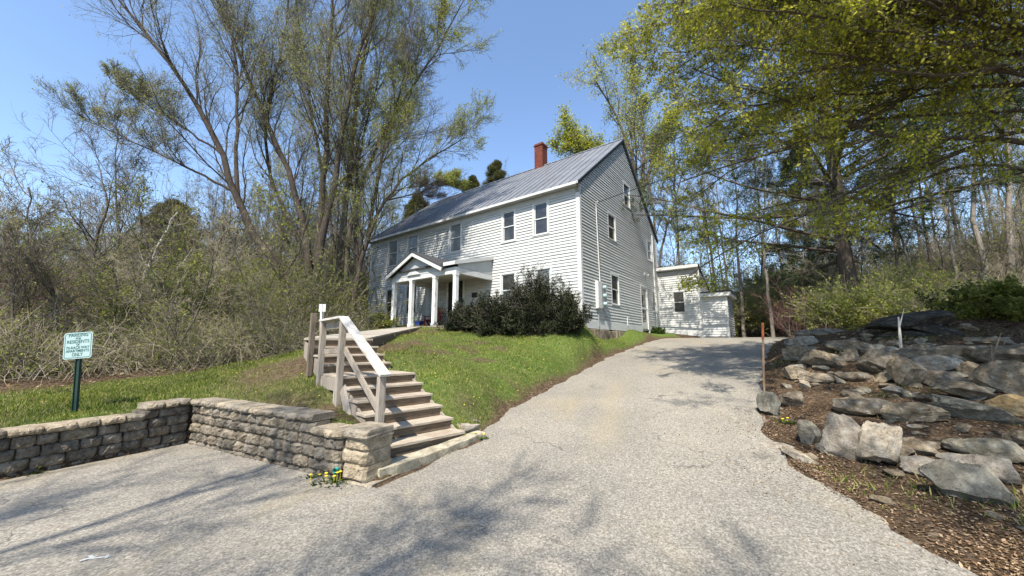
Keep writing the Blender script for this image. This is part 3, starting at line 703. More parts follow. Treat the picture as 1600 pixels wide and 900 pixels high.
shed = root('lean_to_shed', (C0[0] + .799 * 2.9 + .602 * 10.2, C0[1] - .602 * 2.9 + .799 * 10.2, 2.0), 'low white clapboard lean-to shed with black roof edge against the wing', 'shed', HA)
SX = -2.9; SY = -10.2
def sb(mb, name, m, parent=None, **k): return mb.build(name, m, parent or shed, off=(2.9, 10.2, 2.0), **k)
sx0, sx1, sf = 2.27, 3.5, 9.9
mb = MB(); boards(mb, lambda u, o, z: (u, sf - o, z), sx0, sx1 - .08, 2.02, 4.0); boards(mb, lambda u, o, z: (sx1 + o, u, z), sf + .08, sf + 2.2, 1.98, 4.15)
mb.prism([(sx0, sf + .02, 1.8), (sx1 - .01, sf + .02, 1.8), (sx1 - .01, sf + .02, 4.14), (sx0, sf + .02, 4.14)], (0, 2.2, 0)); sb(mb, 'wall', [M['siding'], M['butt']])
mb = MB(); mb.box(sx0, sx1 + .25, sf - .22, sf + 2.4, 4.36, 4.42); sb(mb, 'roof', M['shingle'])
mb = MB(); mb.box(sx0, sx1 + .22, sf - .2, sf - .16, 4.14, 4.35); mb.box(sx1 + .18, sx1 + .22, sf - .159, sf + 2.3, 4.14, 4.35); mb.box(sx0, sx1 + .17, sf - .15, sf + 2.3, 4.142, 4.16)
sb(mb, 'fascia', M['trim'])
mb = MB(); mb.box(sx1 - .1, sx1 + .025, sf - .025, sf + .07, 1.9, 4.13); mb.box(sx0, sx0 + .06, sf - .025, sf, 1.9, 4.13); sb(mb, 'corner_board', M['trim'])

# power cable
def local2w(p): return house.matrix_basis_w @ Vector((p[0], p[1], p[2] - HZ))
HM = Matrix.Translation((C0[0], C0[1], HZ)) @ Matrix.Rotation(HA, 4, 'Z')
wh = HM @ Vector((.2, 1.34, 7.42 - HZ)); far = at(1760, -20, 13.0)
mb = MB(); pts = []
for i in range(25):
    t = i / 24; p = wh.lerp(far, t); p.z -= 1.1 * math.sin(math.pi * t) * .35; pts.append(p)
mb.tube(pts, .014, 6); pts2_ = [p + Vector((0, 0, .03 * math.sin(i * 1.7))) + Vector((.025, 0, 0)) for i, p in enumerate(pts)]; mb.tube(pts2_, .009, 5)
tagp(mb.build('power_cable', M['black']), 'black twisted service cable running from the gable wall up into the trees', 'cable')

# ------------------------------------------------------------------ porch furniture
def chair_at(loc, rz):
    r_ = root('porch_chair', loc, 'dark red slatted armchair on the porch floor', 'chair', rz)
    mb = MB(); mb.prism([(-.27, -.25, .38), (-.27, .25, .30), (-.27, .25, .33), (-.27, -.25, .41)], (.54, 0, 0)); mb.build('seat', M['red_plastic'], r_)
    mb = MB()
    for i in range(5):
        x = -.24 + i * .12; hh = .95 + .08 * math.sin(math.pi * (i + .5) / 5); mb.bar((x, .22, .3), (x + (x * .12), .42, hh), .1, .02, (0, 1, 0))
    mb.bar((-.26, .27, .5), (.26, .27, .5), .03, .05); mb.build('backrest', M['red_plastic'], r_)
    for sx in (-1, 1):
        mb = MB(); mb.box(sx * .33 - .06, sx * .33 + .06, -.32, .3, .56, .585); mb.build('armrest', M['red_plastic'], r_)
        mb = MB(); mb.box(sx * .3 - .02, sx * .3 + .02, -.28, -.2, 0, .56); mb.build('leg', M['red_plastic'], r_)
        mb = MB(); mb.bar((sx * .3, -.1, .38), (sx * .3, .38, .0), .03, .08); mb.build('leg', M['red_plastic'], r_)
chair_at(HM @ Vector((-7.35, -.75, DK - HZ)), HA + R(20))
r_ = root('recycling_bin', HM @ Vector((-8.0, -1.0, DK - HZ)), 'small dark blue bin standing on the porch behind the second post', 'bin', HA)
mb = MB(); vs = [(-.13, -.13, 0), (.13, -.13, 0), (.13, .13, 0), (-.13, .13, 0), (-.16, -.16, .32), (.16, -.16, .32), (.16, .16, .32), (-.16, .16, .32)]
mb.add(vs, [(0, 3, 2, 1), (0, 1, 5, 4), (1, 2, 6, 5), (2, 3, 7, 6), (3, 0, 4, 7), (4, 5, 6, 7)]); mb.build('body', M['blue_plastic'], r_)
mb = MB(); mb.box(-.18, .18, -.18, .18, .321, .35); mb.build('rim', M['blue_plastic'], r_)

# ------------------------------------------------------------------ stairs
SA = math.atan2(.70, .71); S0 = (-1.66, 5.09)
st = root('wooden_stairs', (S0[0], S0[1], 0), 'weathered wooden stairs with landing and a handrail on one side climbing to the lawn', 'stairs', SA)
W = 1.3; RUN = .31; RI = .16
steps = [(k * RUN, .28 + RI * k, RUN) for k in range(5)] + [(1.55, 1.08, .95)] + [(2.5 + k * RUN, 1.24 + RI * k, RUN) for k in range(4)]
for i, (y, z, dp) in enumerate(steps):
    mb = MB(); n = 2 if dp < .5 else 6; wd = dp / n
    for k in range(n): mb.box(-.02, W, y + k * wd - (.025 if k == 0 else 0) + .002, y + (k + 1) * wd - .005, z - .038, z + random.Random(i * 7 + k).uniform(-.002, .002))
    mb.build('landing' if dp > .5 else 'tread', M['wood_x_light'], st, bevel=.004)
    mb = MB(); zb = z - RI if i else .06
    mb.box(.0, W - .02, y + .004, y + .03, zb, z - .04); mb.build('riser', M['wood_x'], st)
for x in (.0, W - .04):
    mb = MB(); mb.prism([(x, .05, .0), (x, .05, .2), (x, 1.55, .97), (x, 1.55, .7), (x, .25, .0)], (.036, 0, 0)); mb.build('stringer', M['wood'], st)
    mb = MB(); mb.prism([(x, 2.5, .85), (x, 2.5, 1.15), (x, 3.73, 1.68), (x, 3.73, 1.35)], (.036, 0, 0)); mb.build('stringer', M['wood'], st)
mb = MB(); mb.box(-.055, -.021, 1.54, 2.52, .84, 1.04); mb.box(-.02, W, 2.46, 2.495, .84, 1.04); mb.box(W - .0, W + .035, 1.54, 2.5, .84, 1.04); mb.build('rim_joist', M['wood'], st)
mb = MB()
for (x, y, z0, z1) in ((-.06, .06, .02, 1.17),): mb.box(x - .045, x + .045, y - .045, y + .045, z0, z1)
mb.build('post', M['wood'], st, bevel=.004)
mb = MB(); mb.box(-.105, -.015, 1.5, 1.59, .62, 2.0); mb.build('post', M['wood'], st, bevel=.004)
mb = MB(); mb.box(-.105, -.057, 1.6, 1.65, .58, .86); mb.build('leg', M['wood_light'], st)
mb = MB(); mb.box(-.105, -.015, 2.44, 2.53, .80, 2.0); mb.build('post', M['wood'], st, bevel=.004)
mb = MB(); mb.box(-.105, -.015, 3.05, 3.14, 1.0, 2.2); mb.build('post', M['wood_dark'], st, bevel=.004)
mb = MB(); mb.bar((-.05, -.03, 1.19), (-.05, 1.57, 2.045), .15, .04); mb.bar((-.05, 1.57, 2.045), (-.05, 2.56, 2.03), .15, .04); mb.build('handrail', M['wood_y_light'], st, bevel=.004)
mb = MB(); mb.bar((-.02, .1, .66), (-.02, 1.5, 1.52), .036, .09); mb.bar((-.02, 1.6, 1.5), (-.02, 2.45, 1.47), .036, .09); mb.bar((-.015, 1.6, 1.93), (-.015, 2.45, 1.93), .036, .12); mb.build('rail', M['wood'], st)
mb = MB(); mb.bar((.10, .35, .6), (.10, .05, .0), .04, .10) if False else mb.bar((-.03, .9, .1), (-.03, 1.45, .9), .04, .16); mb.build('brace', M['wood_light'], st)
mb = MB(); mb.tube([(-.012, .06, .93), (.0, .06, .93)], .035, 10); mb.box(-.012, .0, .03, .09, .72, .82); mb.build('electrical_fitting', M['grey'], st)

# walkway ramp from the stairs to the porch
SM = Matrix.Translation((S0[0], S0[1], 0)) @ Matrix.Rotation(SA, 4, 'Z')
pa = SM @ Vector((0, 3.73, 1.74)); pb = SM @ Vector((W, 3.73, 1.74))
qa = HM @ Vector((-8.0, PY - .15, DK - HZ)); qb = HM @ Vector((-6.2, PY - .15, DK - HZ))
cen = (pa + pb) / 2
wk = root('boardwalk', (cen.x, cen.y, 1.3), 'long plank boardwalk leading from the stair top to the porch', 'boardwalk')
mb = MB(); n = 44; o = Vector((cen.x, cen.y, 1.3))
for i in range(n):
    t0, t1 = i / n, (i + .93) / n
    A, B, Cc, Dd = pa.lerp(qa, t0) - o, pb.lerp(qb, t0) - o, pb.lerp(qb, t1) - o, pa.lerp(qa, t1) - o
    mb.prism([A, B, Cc, Dd], (0, 0, -.036))
mb.build('deck', M['wood_light'], wk)
mb = MB()
for a, b in ((pa, qa), (pb, qb)):
    ofs = Vector((0, 0, -.14)); mb.bar(a - o + ofs, b - o + ofs, .04, .2)
mb.build('joist', M['wood_dark'], wk)
mb = MB()
for t in (.05, .35, .65, .95):
    for a, b in ((pa, qa), (pb, qb)):
        p = a.lerp(b, t) - o; mb.box(p.x - .05, p.x + .05, p.y - .05, p.y + .05, p.z - .9, p.z - .05)
mb.build('post', M['wood_dark'], wk)

# white stake with number card by stairs
p = at(503, 500, 8.4); gz = Hs(p.x, p.y)
r_ = root('marker_stake', (p.x, p.y, gz), 'white leaning stake with a small card behind the landing post', 'stake')
mb = MB(); mb.bar((.05, 0, 0), (-.02, 0, 2.3 - gz + .2), .1, .04); mb.build('shaft', M['trim'], r_)
mb = MB(); mb.box(-.07, .08, -.035, -.022, 2.33 - gz, 2.5 - gz); mb.build('card', M['trim'], r_)

# ------------------------------------------------------------------ retaining walls
def blk(mb, o, ax, ay, L, Dp, Hh, rg_, rough=.02):
    """rough-faced block: origin o (front lower left), ax along, ay into the wall"""
    nx_, nz_ = max(2, int(L / .025)), max(3, int(Hh / .025)); z = Vector((0, 0, 1)); o = Vector(o); base = len(mb.v)
    vs = []; sd_ = Vector((rg_.uniform(0, 99), rg_.uniform(0, 99), 0))
    for d_ in (0, 1):
        for j in range(nz_ + 1):
            for i in range(nx_ + 1):
                u, v = i / nx_, j / nz_
                e = min(u, 1 - u, ) * L; e2 = min(v, 1 - v) * Hh; rnd_ = .040 * math.exp(-e / .014) + .028 * math.exp(-e2 / .010)
                inn = (rnd_ + rough * 1.3 * (mnoise.noise(sd_ + Vector((u * L * 11, v * Hh * 11, 0))) + .8 * mnoise.noise(sd_ + Vector((u * L * 30, v * Hh * 30, 3))))) if d_ == 0 else Dp
                wob = .006 * mnoise.noise(sd_ + Vector((u * 3, v * 3, 7 + d_)))
                vs.append(o + ax * (u * L + wob) + ay * inn + z * (v * Hh + wob + .004 * mnoise.noise(sd_ + Vector((u * L * 9, 5, d_)))))
    n1 = (nx_ + 1) * (nz_ + 1); q = lambda d_, j, i: d_ * n1 + j * (nx_ + 1) + i; fs = []
    for j in range(nz_):
        for i in range(nx_): fs += [(q(0, j, i), q(0, j, i + 1), q(0, j + 1, i + 1), q(0, j + 1, i)), (q(1, j, i), q(1, j + 1, i), q(1, j + 1, i + 1), q(1, j, i + 1))]
    for i in range(nx_): fs += [(q(0, 0, i), q(1, 0, i), q(1, 0, i + 1), q(0, 0, i + 1)), (q(0, nz_, i), q(0, nz_, i + 1), q(1, nz_, i + 1), q(1, nz_, i))]
    for j in range(nz_): fs += [(q(0, j, 0), q(0, j + 1, 0), q(1, j + 1, 0), q(1, j, 0)), (q(0, j, nx_), q(1, j, nx_), q(1, j + 1, nx_), q(0, j + 1, nx_))]
    mb.add(vs, fs)
def course_wall(a, b, zfun, top, name, label, seed, capd=.34, inward=None, big=.36, small=.17, thick=.26):
    rg_ = random.Random(seed); a = Vector((*a, 0)); b = Vector((*b, 0)); ax = (b - a).normalized(); L = (b - a).length; ay = Vector((-ax.y, ax.x, 0))
    rt = root(name, (a.x, a.y, 0), label, 'retaining wall'); 
    mb = MB(); hc = .138; z = -.08; row = 0
    while z < .9:
        x = -rg_.uniform(0, .2) if row % 2 else 0
        while x < L - .03:
            wd = rg_.uniform(small, big); x2 = x + wd
            if L - x2 < .12: x2 = L
            xs = max(x, 0); tz = top((xs + x2) / 2)
            if z + hc <= tz + .04 and x2 - xs > .04:
                blk(mb, a - Vector((0, 0, 0)) + ax * (xs + .003) + ay * rg_.uniform(-.012, .012) + Vector((-a.x + a.x, 0, z + .002)), ax, ay, x2 - xs - .012, thick, hc - .006, rg_)
            x = x2
        z += hc; row += 1
    mb.build('stone_courses', M['block'], rt, off=(a.x, a.y, 0))
    mb = MB(); x = 0
    while x < L - .05:
        wd = rg_.uniform(.16, .34); x2 = min(L, x + wd)
        if L - x2 < .1: x2 = L
        tz = top((x + x2) / 2); zc = -.08
        while zc + hc <= tz + .04: zc += hc
        blk(mb, a + ax * (x + .003) - ay * (.035 + rg_.uniform(-.012, .012)) + Vector((0, 0, zc + .003 + rg_.uniform(0, .008))), ax, ay, x2 - x - .006, capd + .03, .085, rg_, .016)
        x = x2
    mb.build('cap_stones', M['cap'], rt, off=(a.x, a.y, 0))
    return rt
# wall facing the camera, sunlit (front face along a->b, interior to the left)
wallB = course_wall((-5.28, 6.36), (-1.98, 4.64), None, lambda x: .63 if x > .6 else .64, 'retaining_wall', 'sunlit block retaining wall running from the corner to the stairs', 11) if False else None
def L2(p, q): return math.dist(p, q)
wB = course_wall((-5.28, 6.34), (-2.05, 4.66), None, lambda x: .62 if x < 3.0 else .5, 'retaining_wall', 'sunlit tan block retaining wall running from the inside corner to the stairs', 11)
Lb = L2((-7.9, .8), (-5.30, 6.37))
wA = course_wall((-7.9, .8), (-5.30, 6.37), None, lambda x: .36 if x < Lb - 2.05 else (.5 if x < Lb - .62 else .64), 'retaining_wall', 'shaded dark block retaining wall stepping down to the parking area edge', 12, big=.36, small=.18)
# pillar of loose large blocks at the end of wall
pl = root('stone_pillar', (-1.85, 4.6, 0), 'short pillar of larger blocks ending the sunlit wall beside the bottom step', 'pillar')
rg_ = random.Random(4); ax = Vector((.885, -.465, 0)).normalized(); ay = Vector((-ax.y, ax.x, 0)); ax2 = Vector((.45, .89, 0)).normalized()
mb = MB()
for i, (z, hh, w1, wd2, sh) in enumerate([(-.02, .06, .46, .46, .03), (.05, .17, .37, .42, .02), (.225, .15, .40, .40, -.01), (.38, .125, .36, .42, .03)]):
    blk(mb, Vector((-2.04, 4.645, z)) + ax * (.02 + sh), ax, ay, w1, wd2, hh, rg_, .014)
mb.build('blocks', M['cap'], pl, off=(-1.85, 4.6, 0))
mb = MB(); blk(mb, Vector((-2.08, 4.64, .512)) + ax * .04 - ay * .02, ax, ay, .44, .44, .11, rg_, .014); mb.build('cap_stone', M['cap'], pl, off=(-1.85, 4.6, 0))
# teal pipe end
p = Vector((-2.075, 4.62, .13)); r_ = root('drain_pipe', p, 'small teal drain pipe end poking out between wall blocks', 'pipe')
mb = MB(); mb.tube([(0, .2, .0), (-.01, .02, 0)], .028, 14, False); mb.tube([(0, .2, .0), (-.01, .019, 0)], .023, 14, False); mb.build('ring', M['teal'], r_)

# curb slab in front of steps, stepping stones
mb = MB(); a = Vector((-1.55, 4.62, 0)); b = Vector((-.42, 6.12, .1)); d_ = (b - a).normalized(); n_ = Vector((-d_.y, d_.x, 0)).normalized(); pp = []
import bmesh
K = 14; vs = []
for i in range(K + 1):
    t = i / K; c = a.lerp(b, t); zt = road_h(c.x, c.y) + .13 - .06 * t; wdt = .26 * (1 - .35 * t); j = .012 * math.sin(i * 2.1)
    for ofs, z in ((j, -.05), (j, zt), (wdt + j, zt + .01), (wdt, -.05)): vs.append((c.x + n_.x * ofs, c.y + n_.y * ofs, z))
fs = [(4 * i + k, 4 * i + (k + 1) % 4, 4 * i + 4 + (k + 1) % 4, 4 * i + 4 + k) for i in range(K) for k in range(4)] + [(0, 1, 2, 3), tuple(4 * K + k for k in (3, 2, 1, 0))]
mb.add(vs, fs); tagp(mb.build('kerb_slab', M['concrete'], bevel=.006), 'pale mossy concrete kerb slab in front of the bottom step', 'kerb')

# ------------------------------------------------------------------ rocks
def rock(loc, dims, seed, m, label, rz=0, tilt=(0, 0), flat=7, name='boulder', cat='rock', group=None, sub=4):
    rr_ = random.Random(seed); bm = bmesh.new(); bmesh.ops.create_icosphere(bm, subdivisions=sub, radius=1)
    pl_ = []
    for _ in range(flat + 4):
        n = Vector((rr_.gauss(0, 1), rr_.gauss(0, 1), rr_.gauss(0, 1))).normalized(); n.z *= 1.3; n.normalize(); pl_.append((n, rr_.uniform(.34, .74)))
    sd_ = Vector((seed * 1.7, seed * .3, 0))
    for v in bm.verts:
        p = v.co.copy()
        for n, d in pl_:
            q = p.dot(n)
            if q > d: p -= n * (q - d) * .96
        p += v.co.normalized() * (.10 * mnoise.fractal(p * 1.8 + sd_, 1, 2, 4) + .045 * abs(mnoise.noise(p * 5 + sd_)) + .03 * mnoise.noise(p * 13 + sd_))
        v.co = p
    xs = [max(v.co[i] for v in bm.verts) - min(v.co[i] for v in bm.verts) for i in range(3)]
    Rm = Matrix.Rotation(rz, 4, 'Z') @ Matrix.Rotation(tilt[0], 4, 'X') @ Matrix.Rotation(tilt[1], 4, 'Y')
    for v in bm.verts: v.co = Rm @ Vector((v.co.x / xs[0] * dims[0], v.co.y / xs[1] * dims[1], v.co.z / xs[2] * dims[2]))
    me = bpy.data.meshes.new(name); bm.to_mesh(me); bm.free(); me.materials.append(m)
    me.polygons.foreach_set('use_smooth', [True] * len(me.polygons))
    try: me.set_sharp_from_angle(angle=R(22))
    except Exception: pass
    o = link_mesh(name, me); o.location = loc
    if label: tagp(o, label, cat, group)
    return o
# px centre, py centre, px width, px height, material, label, tilt about view axis
RK = [
 (1323, 690, 72, 66, 'rock_pale', 'large pale slab leaning upright at the edge of the drive', 0.0, .35),
 (1268, 682, 27, 32, 'rock_green', 'small grey block standing left of the large pale slab', .1, .6),
 (1203, 638, 30, 36, 'rock_green', 'greenish pointed rock at the foot of the orange stake', -.2, .6),
 (1240, 628, 28, 24, 'rock', 'dark bluish rock between the stake and the mossy bank', .1, .7),
 (1500, 757, 88, 62, 'rock_green', 'grey wedge shaped boulder jutting from the bank over dark soil', .62, .5),
 (1547, 738, 78, 34, 'rock_pale', 'flat pale rock right behind the grey wedge boulder', .05, .8),
 (1550, 708, 86, 34, 'rock_green', 'rounded blue grey rock above the flat pale rock', .08, .7),
 (1435, 704, 58, 24, 'rock', 'dark flat stone half buried above the brown soil', .06, .8),
 (1376, 706, 48, 58, 'rock_pale', 'buff crumbling rock right of the large pale slab', .3, .6),
 (1440, 735, 50, 26, 'rock_pale', 'low buff rock sunk in soil below the dark flat stone', .1, .8),
 (1345, 639, 78, 30, 'rock', 'long low grey rock with mossy top in mid bank', .04, .8),
 (1438, 650, 70, 30, 'rock', 'pale streaked rock in the middle of the bank', .04, .8),
 (1530, 648, 105, 34, 'rock_green', 'long blue grey sloping rock below the tan boulder', .18, .8),
 (1585, 640, 62, 32, 'rock_tan', 'bright tan boulder at the right end of the bank', .1, .7),
 (1373, 572, 54, 34, 'rock', 'round dark boulder in the middle of the tumbled wall', .05, .9),
 (1418, 590, 42, 36, 'rock', 'upright angular boulder right of the round dark boulder', .25, .8),
 (1470, 597, 60, 24, 'rock', 'low pale rock tilted beside the upright angular boulder', -.25, .9),
 (1462, 576, 58, 20, 'rock_pale', 'flat rock lying on the tilted low rock', -.05, .9),
 (1445, 560, 62, 22, 'rock', 'broad knobbly rock at the top middle of the tumbled wall', .05, .9),
 (1532, 588, 58, 30, 'rock', 'wedge rock tilting down over a dark hollow in the wall', .45, .8),
 (1518, 556, 100, 26, 'rock', 'long flat capstone at the top right of the wall', .04, .9),
 (1585, 566, 60, 30, 'rock', 'grey capstone at the right edge of the wall', .05, .9),
 (1578, 600, 62, 38, 'rock', 'rounded rock below the right edge capstone', .0, .8),
 (1515, 617, 72, 24, 'rock', 'broad pale grey rock under the dark hollow', .04, .9),
 (1292, 566, 58, 24, 'rock', 'domed grey rock at the left part of the wall', .05, .9),
 (1335, 542, 62, 16, 'rock', 'thin flat stone bridging the wall top on the left', .03, 1),
 (1364, 547, 36, 15, 'rock_pale', 'small oval stone on the wall top', .0, 1),
 (1392, 553, 24, 12, 'rock_pale', 'small pale cobble beside the oval stone', .0, 1),
 (1250, 536, 40, 14, 'rock_pale', 'white faced stone at the far left end of the wall', -.2, 1),
 (1243, 556, 34, 18, 'rock', 'dark stone under the white faced stone', .0, 1),
 (1243, 587, 34, 16, 'rock', 'mossy stone beside the green tuft near the stake', -.1, 1),
 (1276, 595, 46, 12, 'rock', 'thin pale shelf of rock above the mossy slope', .0, 1),
 (1325, 590, 50, 14, 'rock', 'sloping flat stone under the domed grey rock', .15, 1),
 (1332, 558, 18, 20, 'rock', 'little upright stone wedged under the wall top', .5, 1),
 (1398, 584, 20, 18, 'rock', 'small brown cobble between the two dark boulders', .0, 1),
 (1280, 520, 60, 10, 'rock', 'long low stone on the crest of the bank behind the wall', .0, 1),
 (1440, 545, 36, 10, 'rock', 'thin stone behind the knobbly rock', .0, 1),
 (1550, 535, 50, 12, 'rock', 'low stone half hidden below the dark bush', .0, 1),
 (1592, 690, 30, 24, 'rock', 'small rock at the far right edge below the tan boulder', .0, 1),
 (1215, 700, 40, 8, 'rock_pale', 'thin flat pale stone lying at the drive edge', .0, 1),
 (1252, 716, 46, 12, 'rock_pale', 'narrow grey splinter of rock in the leaf litter', .3, 1),
 (1400, 612, 24, 10, 'rock_pale', 'small white cobble below the upright angular boulder', 0, 1),
 (1392, 645, 16, 12, 'rock_pale', 'little white stone right of the long low grey rock', 0, 1),
]
for i, (px, py, wpx, hpx, mt, lb, tl, sc) in enumerate(RK):
    p = hit(px, py + hpx * .38); Dd = p.y * math.cos(PITCH) + (p.z - CAM_H) * math.sin(PITCH); s = Dd / FPX
    wd, hh = wpx * s * 1.1, hpx * s * (1.4 if py < 625 else 1.2); dp = max(wd * .7 * sc, hh * .8)
    az = -math.atan2(p.x, p.y)
    q = p + Vector((p.x, p.y, 0)).normalized() * dp * .28
    rock((q.x, q.y, p.z + hh * .36), (wd, dp, hh), 100 + i * 13, M[mt], lb, az, (0, tl), 6)
rgk = random.Random(44); cnt = 0
while cnt < 52:
    px, py = rgk.uniform(1225, 1600), rgk.uniform(530, 628); 
    if py > 560 + (px - 1225) * .22 + 45: continue
    p = hit(px, py); cnt += 1; s_ = rgk.uniform(.16, .42)
    rock((p.x, p.y + .05, p.z + s_ * .12), (s_, s_ * .8, s_ * rgk.uniform(.35, .65)), 900 + cnt * 7, M[rgk.choice(['rock', 'rock', 'rock_green', 'rock_pale'])], 'angular stone packed between the larger rocks of the tumbled wall', rgk.uniform(0, 3), (rgk.gauss(0, .3), rgk.gauss(0, .3)), 6, group='angular stones packed into the tumbled wall', sub=3)
# dark fissured ledge behind, and stones by the steps
for px, py, wpx, hpx, lb, tl, sd_ in ((1462, 503, 100, 30, 'long dark overhanging ledge on the bank behind the stone wall', -.10, 5), (1440, 521, 80, 16, 'thin dark slab lying under the long dark ledge', .03, 6), (1500, 515, 70, 22, 'dark cracked slab right of the thin dark slab', .05, 8)):
    p = hit(px, py + hpx * .5); s = p.y / FPX
    rock((p.x, p.y + .35, p.z + hpx * s * .4), (wpx * s * 1.15, wpx * s * .6, hpx * s), 300 + sd_, M['rock_dark'], lb, -.3, (.1, tl), 6)
for (px, py, wpx, hpx, lb, mt) in [(727, 668, 38, 22, 'flat buff slab wedged against the right end of the steps', 'rock_pale'), (738, 659, 20, 8, 'small flat stone behind the buff slab at the steps', 'rock')]:
    p = hit(px, py + hpx * .4); s = p.y / FPX
    rock((p.x, p.y + .12, p.z + hpx * s * .25), (wpx * s, .42 * wpx * s * 1.3, hpx * s), int(px), M[mt], lb, -.2, (0, .1), 6)

# stake
p = hit(1194, 614); r_ = root('survey_stake', p, 'thin wooden stake with orange painted top at the edge of the drive', 'stake'); r_.rotation_euler = (0, R(4.5), 0)
mb = MB(); mb.box(-.016, .016, -.009, .009, -.1, 1.02); mb.build('shaft', M['stake'], r_)
mb = MB(); mb.box(-.018, .018, -.011, .011, 1.021, 1.34); mb.build('painted_tip', M['orange'], r_)
for (px, py, hpx, lean, lb, m_) in [(1408, 546, 56, .22, 'broken whitish sapling stub standing behind the stone wall', 'bark_pale'), (1554, 600, 70, .3, 'thin grey forked dead stick rising in front of the right rocks', 'bark')]:
    p = hit(px, py + 6) if px < 1500 else hit(px, 612); s = p.y / FPX; Lh = hpx * s
    mb = MB(); mb.tube([(0, 0, -.1), (lean * .2 * Lh, 0, Lh * .5), (lean * Lh * .5, .02, Lh)], [.028, .024, .013], 7); mb.tube([(lean * .35 * Lh, .0, Lh * .75), (lean * 1.6 * Lh, .05, Lh * 1.25)], [.013, .005], 6)
    o = mb.build('dead_stick', M[m_]); o.location = p; tagp(o, lb, 'stick')

# ------------------------------------------------------------------ parking sign
gp = Vector((-6.74, 5.95, Hs(-6.74, 5.95)))
sg = root('parking_sign', gp, 'small pale green parking sign on a dark green post behind the shaded wall', 'sign', R(38))
mb = MB(); mb.tube([(0, 0, -.2), (0, 0, 1.22)], .0, 4) if False else mb.box(-.032, .032, -.012, .012, -.3, 1.24); mb.box(-.032, -.024, -.028, -.0121, -.3, 1.24); mb.box(.024, .032, -.028, -.0121, -.3, 1.24)
mb.build('post', M['green_post'], sg)
mb = MB(); wS, hS, z0 = .40, .41, .815
def rrect(w_, h_, r, cz, y):
    pts = []
    for cx, cy, a0 in ((w_ / 2 - r, h_ / 2 - r, 0), (-w_ / 2 + r, h_ / 2 - r, 90), (-w_ / 2 + r, -h_ / 2 + r, 180), (w_ / 2 - r, -h_ / 2 + r, 270)):
        for k in range(5): a_ = R(a0 + k * 22.5); pts.append((cx + r * math.cos(a_), y, cz + cy + r * math.sin(a_)))
    return pts
mb.prism(rrect(wS, hS, .035, z0 + hS / 2, -.031), (0, -.004, 0)); plate = mb.build('sign_plate', M['sign'], sg)
mb = MB(); o1 = rrect(wS - .03, hS - .03, .028, z0 + hS / 2, -.0365); o2 = rrect(wS - .045, hS - .045, .022, z0 + hS / 2, -.0365); n = len(o1)
mb.add(o1 + o2, [(i, (i + 1) % n, n + (i + 1) % n, n + i) for i in range(n)]); mb.build('border', M['sign_ink'], plate)
lines = [('PARKING', .052, .345), ('FOR', .03, .302), ('RESIDENTS', .052, .243), ('OF', .03, .205), ('73-RACE WAY', .042, .155), ('APARTMENTS', .042, .104), ('ONLY', .052, .042)]
bmt = bmesh.new(); dg = bpy.context.evaluated_depsgraph_get()
for txt, sz, zc in lines:
    cu = bpy.data.curves.new('lettering', 'FONT'); cu.body = txt; cu.size = sz * 1.35; cu.align_x = 'CENTER'; cu.offset = .0012; cu.resolution_u = 3
    ob = bpy.data.objects.new('lettering', cu); COL.objects.link(ob); bpy.context.view_layer.update()
    me_ = bpy.data.meshes.new_from_object(ob.evaluated_get(bpy.context.evaluated_depsgraph_get()))
    xs = [v.co.x for v in me_.vertices]; wt = max(xs) - min(xs); target = {'PARKING': .27, 'FOR': .075, 'RESIDENTS': .31, 'OF': .045, '73-RACE WAY': .325, 'APARTMENTS': .325, 'ONLY': .15}[txt]
    me_.transform(Matrix.Translation((0, -.037, z0 + zc)) @ Matrix.Rotation(R(90), 4, 'X') @ Matrix.Diagonal((target / wt, 1, 1, 1)))
    bmt.from_mesh(me_); bpy.data.objects.remove(ob)
me = bpy.data.meshes.new('lettering'); bmt.to_mesh(me); bmt.free(); me.materials.append(M['sign_ink']); link_mesh('lettering', me, plate)
mb = MB()
for z in (z0 + .05, z0 + hS - .05): mb.tube([(0, -.035, z), (0, -.042, z)], .008, 8)
mb.build('bolt', M['grey'], plate)
sg.rotation_euler = (R(0), R(-5), R(6))

#@@PLANTS@@
# ------------------------------------------------------------------ tree machinery
def grow(P0, D0, L, K, rg, up=.1, wob=.15):
    n = len(P0); P = np.empty((n, K, 3)); P[:, 0] = P0; d = D0.copy(); st_ = (L / (K - 1))[:, None]
    for k in range(1, K):
        d = d + rg.normal(size=(n, 3)) * wob + np.array([0, 0, up]); d /= np.linalg.norm(d, axis=1, keepdims=True) + 1e-9
        P[:, k] = P[:, k - 1] + d * st_
    return P
def spawn(P, Rr, M_, t0, t1, ang, ratio, rg, taper=.55, rr=.55, L=None, angj=.2, minlen=.0):
    n, K, _ = P.shape
    seg = np.linalg.norm(P[:, 1:] - P[:, :-1], axis=2).sum(1)
    t = t0 + (t1 - t0) * (np.arange(M_)[None] + rg.random((n, M_))) / M_
    f = t * (K - 1); i = np.clip(f.astype(int), 0, K - 2); fr = (f - i)[..., None]
    a = np.arange(n)[:, None]
    pos = P[a, i] * (1 - fr) + P[a, i + 1] * fr
    tan = P[a, i + 1] - P[a, i]; tan /= np.linalg.norm(tan, axis=2, keepdims=True) + 1e-9
    rad = (Rr[a, i] * (1 - fr[..., 0]) + Rr[a, i + 1] * fr[..., 0]) * rr
    q = rg.normal(size=(n, M_, 3)); q -= (q * tan).sum(-1, keepdims=True) * tan; q /= np.linalg.norm(q, axis=2, keepdims=True) + 1e-9
    an = ang + rg.normal(size=(n, M_, 1)) * angj
    d = np.cos(an) * tan + np.sin(an) * q
    Lc = (seg[:, None] if L is None else L) * ratio * (1 - taper * t) * rg.uniform(.6, 1.25, (n, M_)) + minlen
    return pos.reshape(-1, 3), d.reshape(-1, 3), Lc.ravel(), rad.ravel()
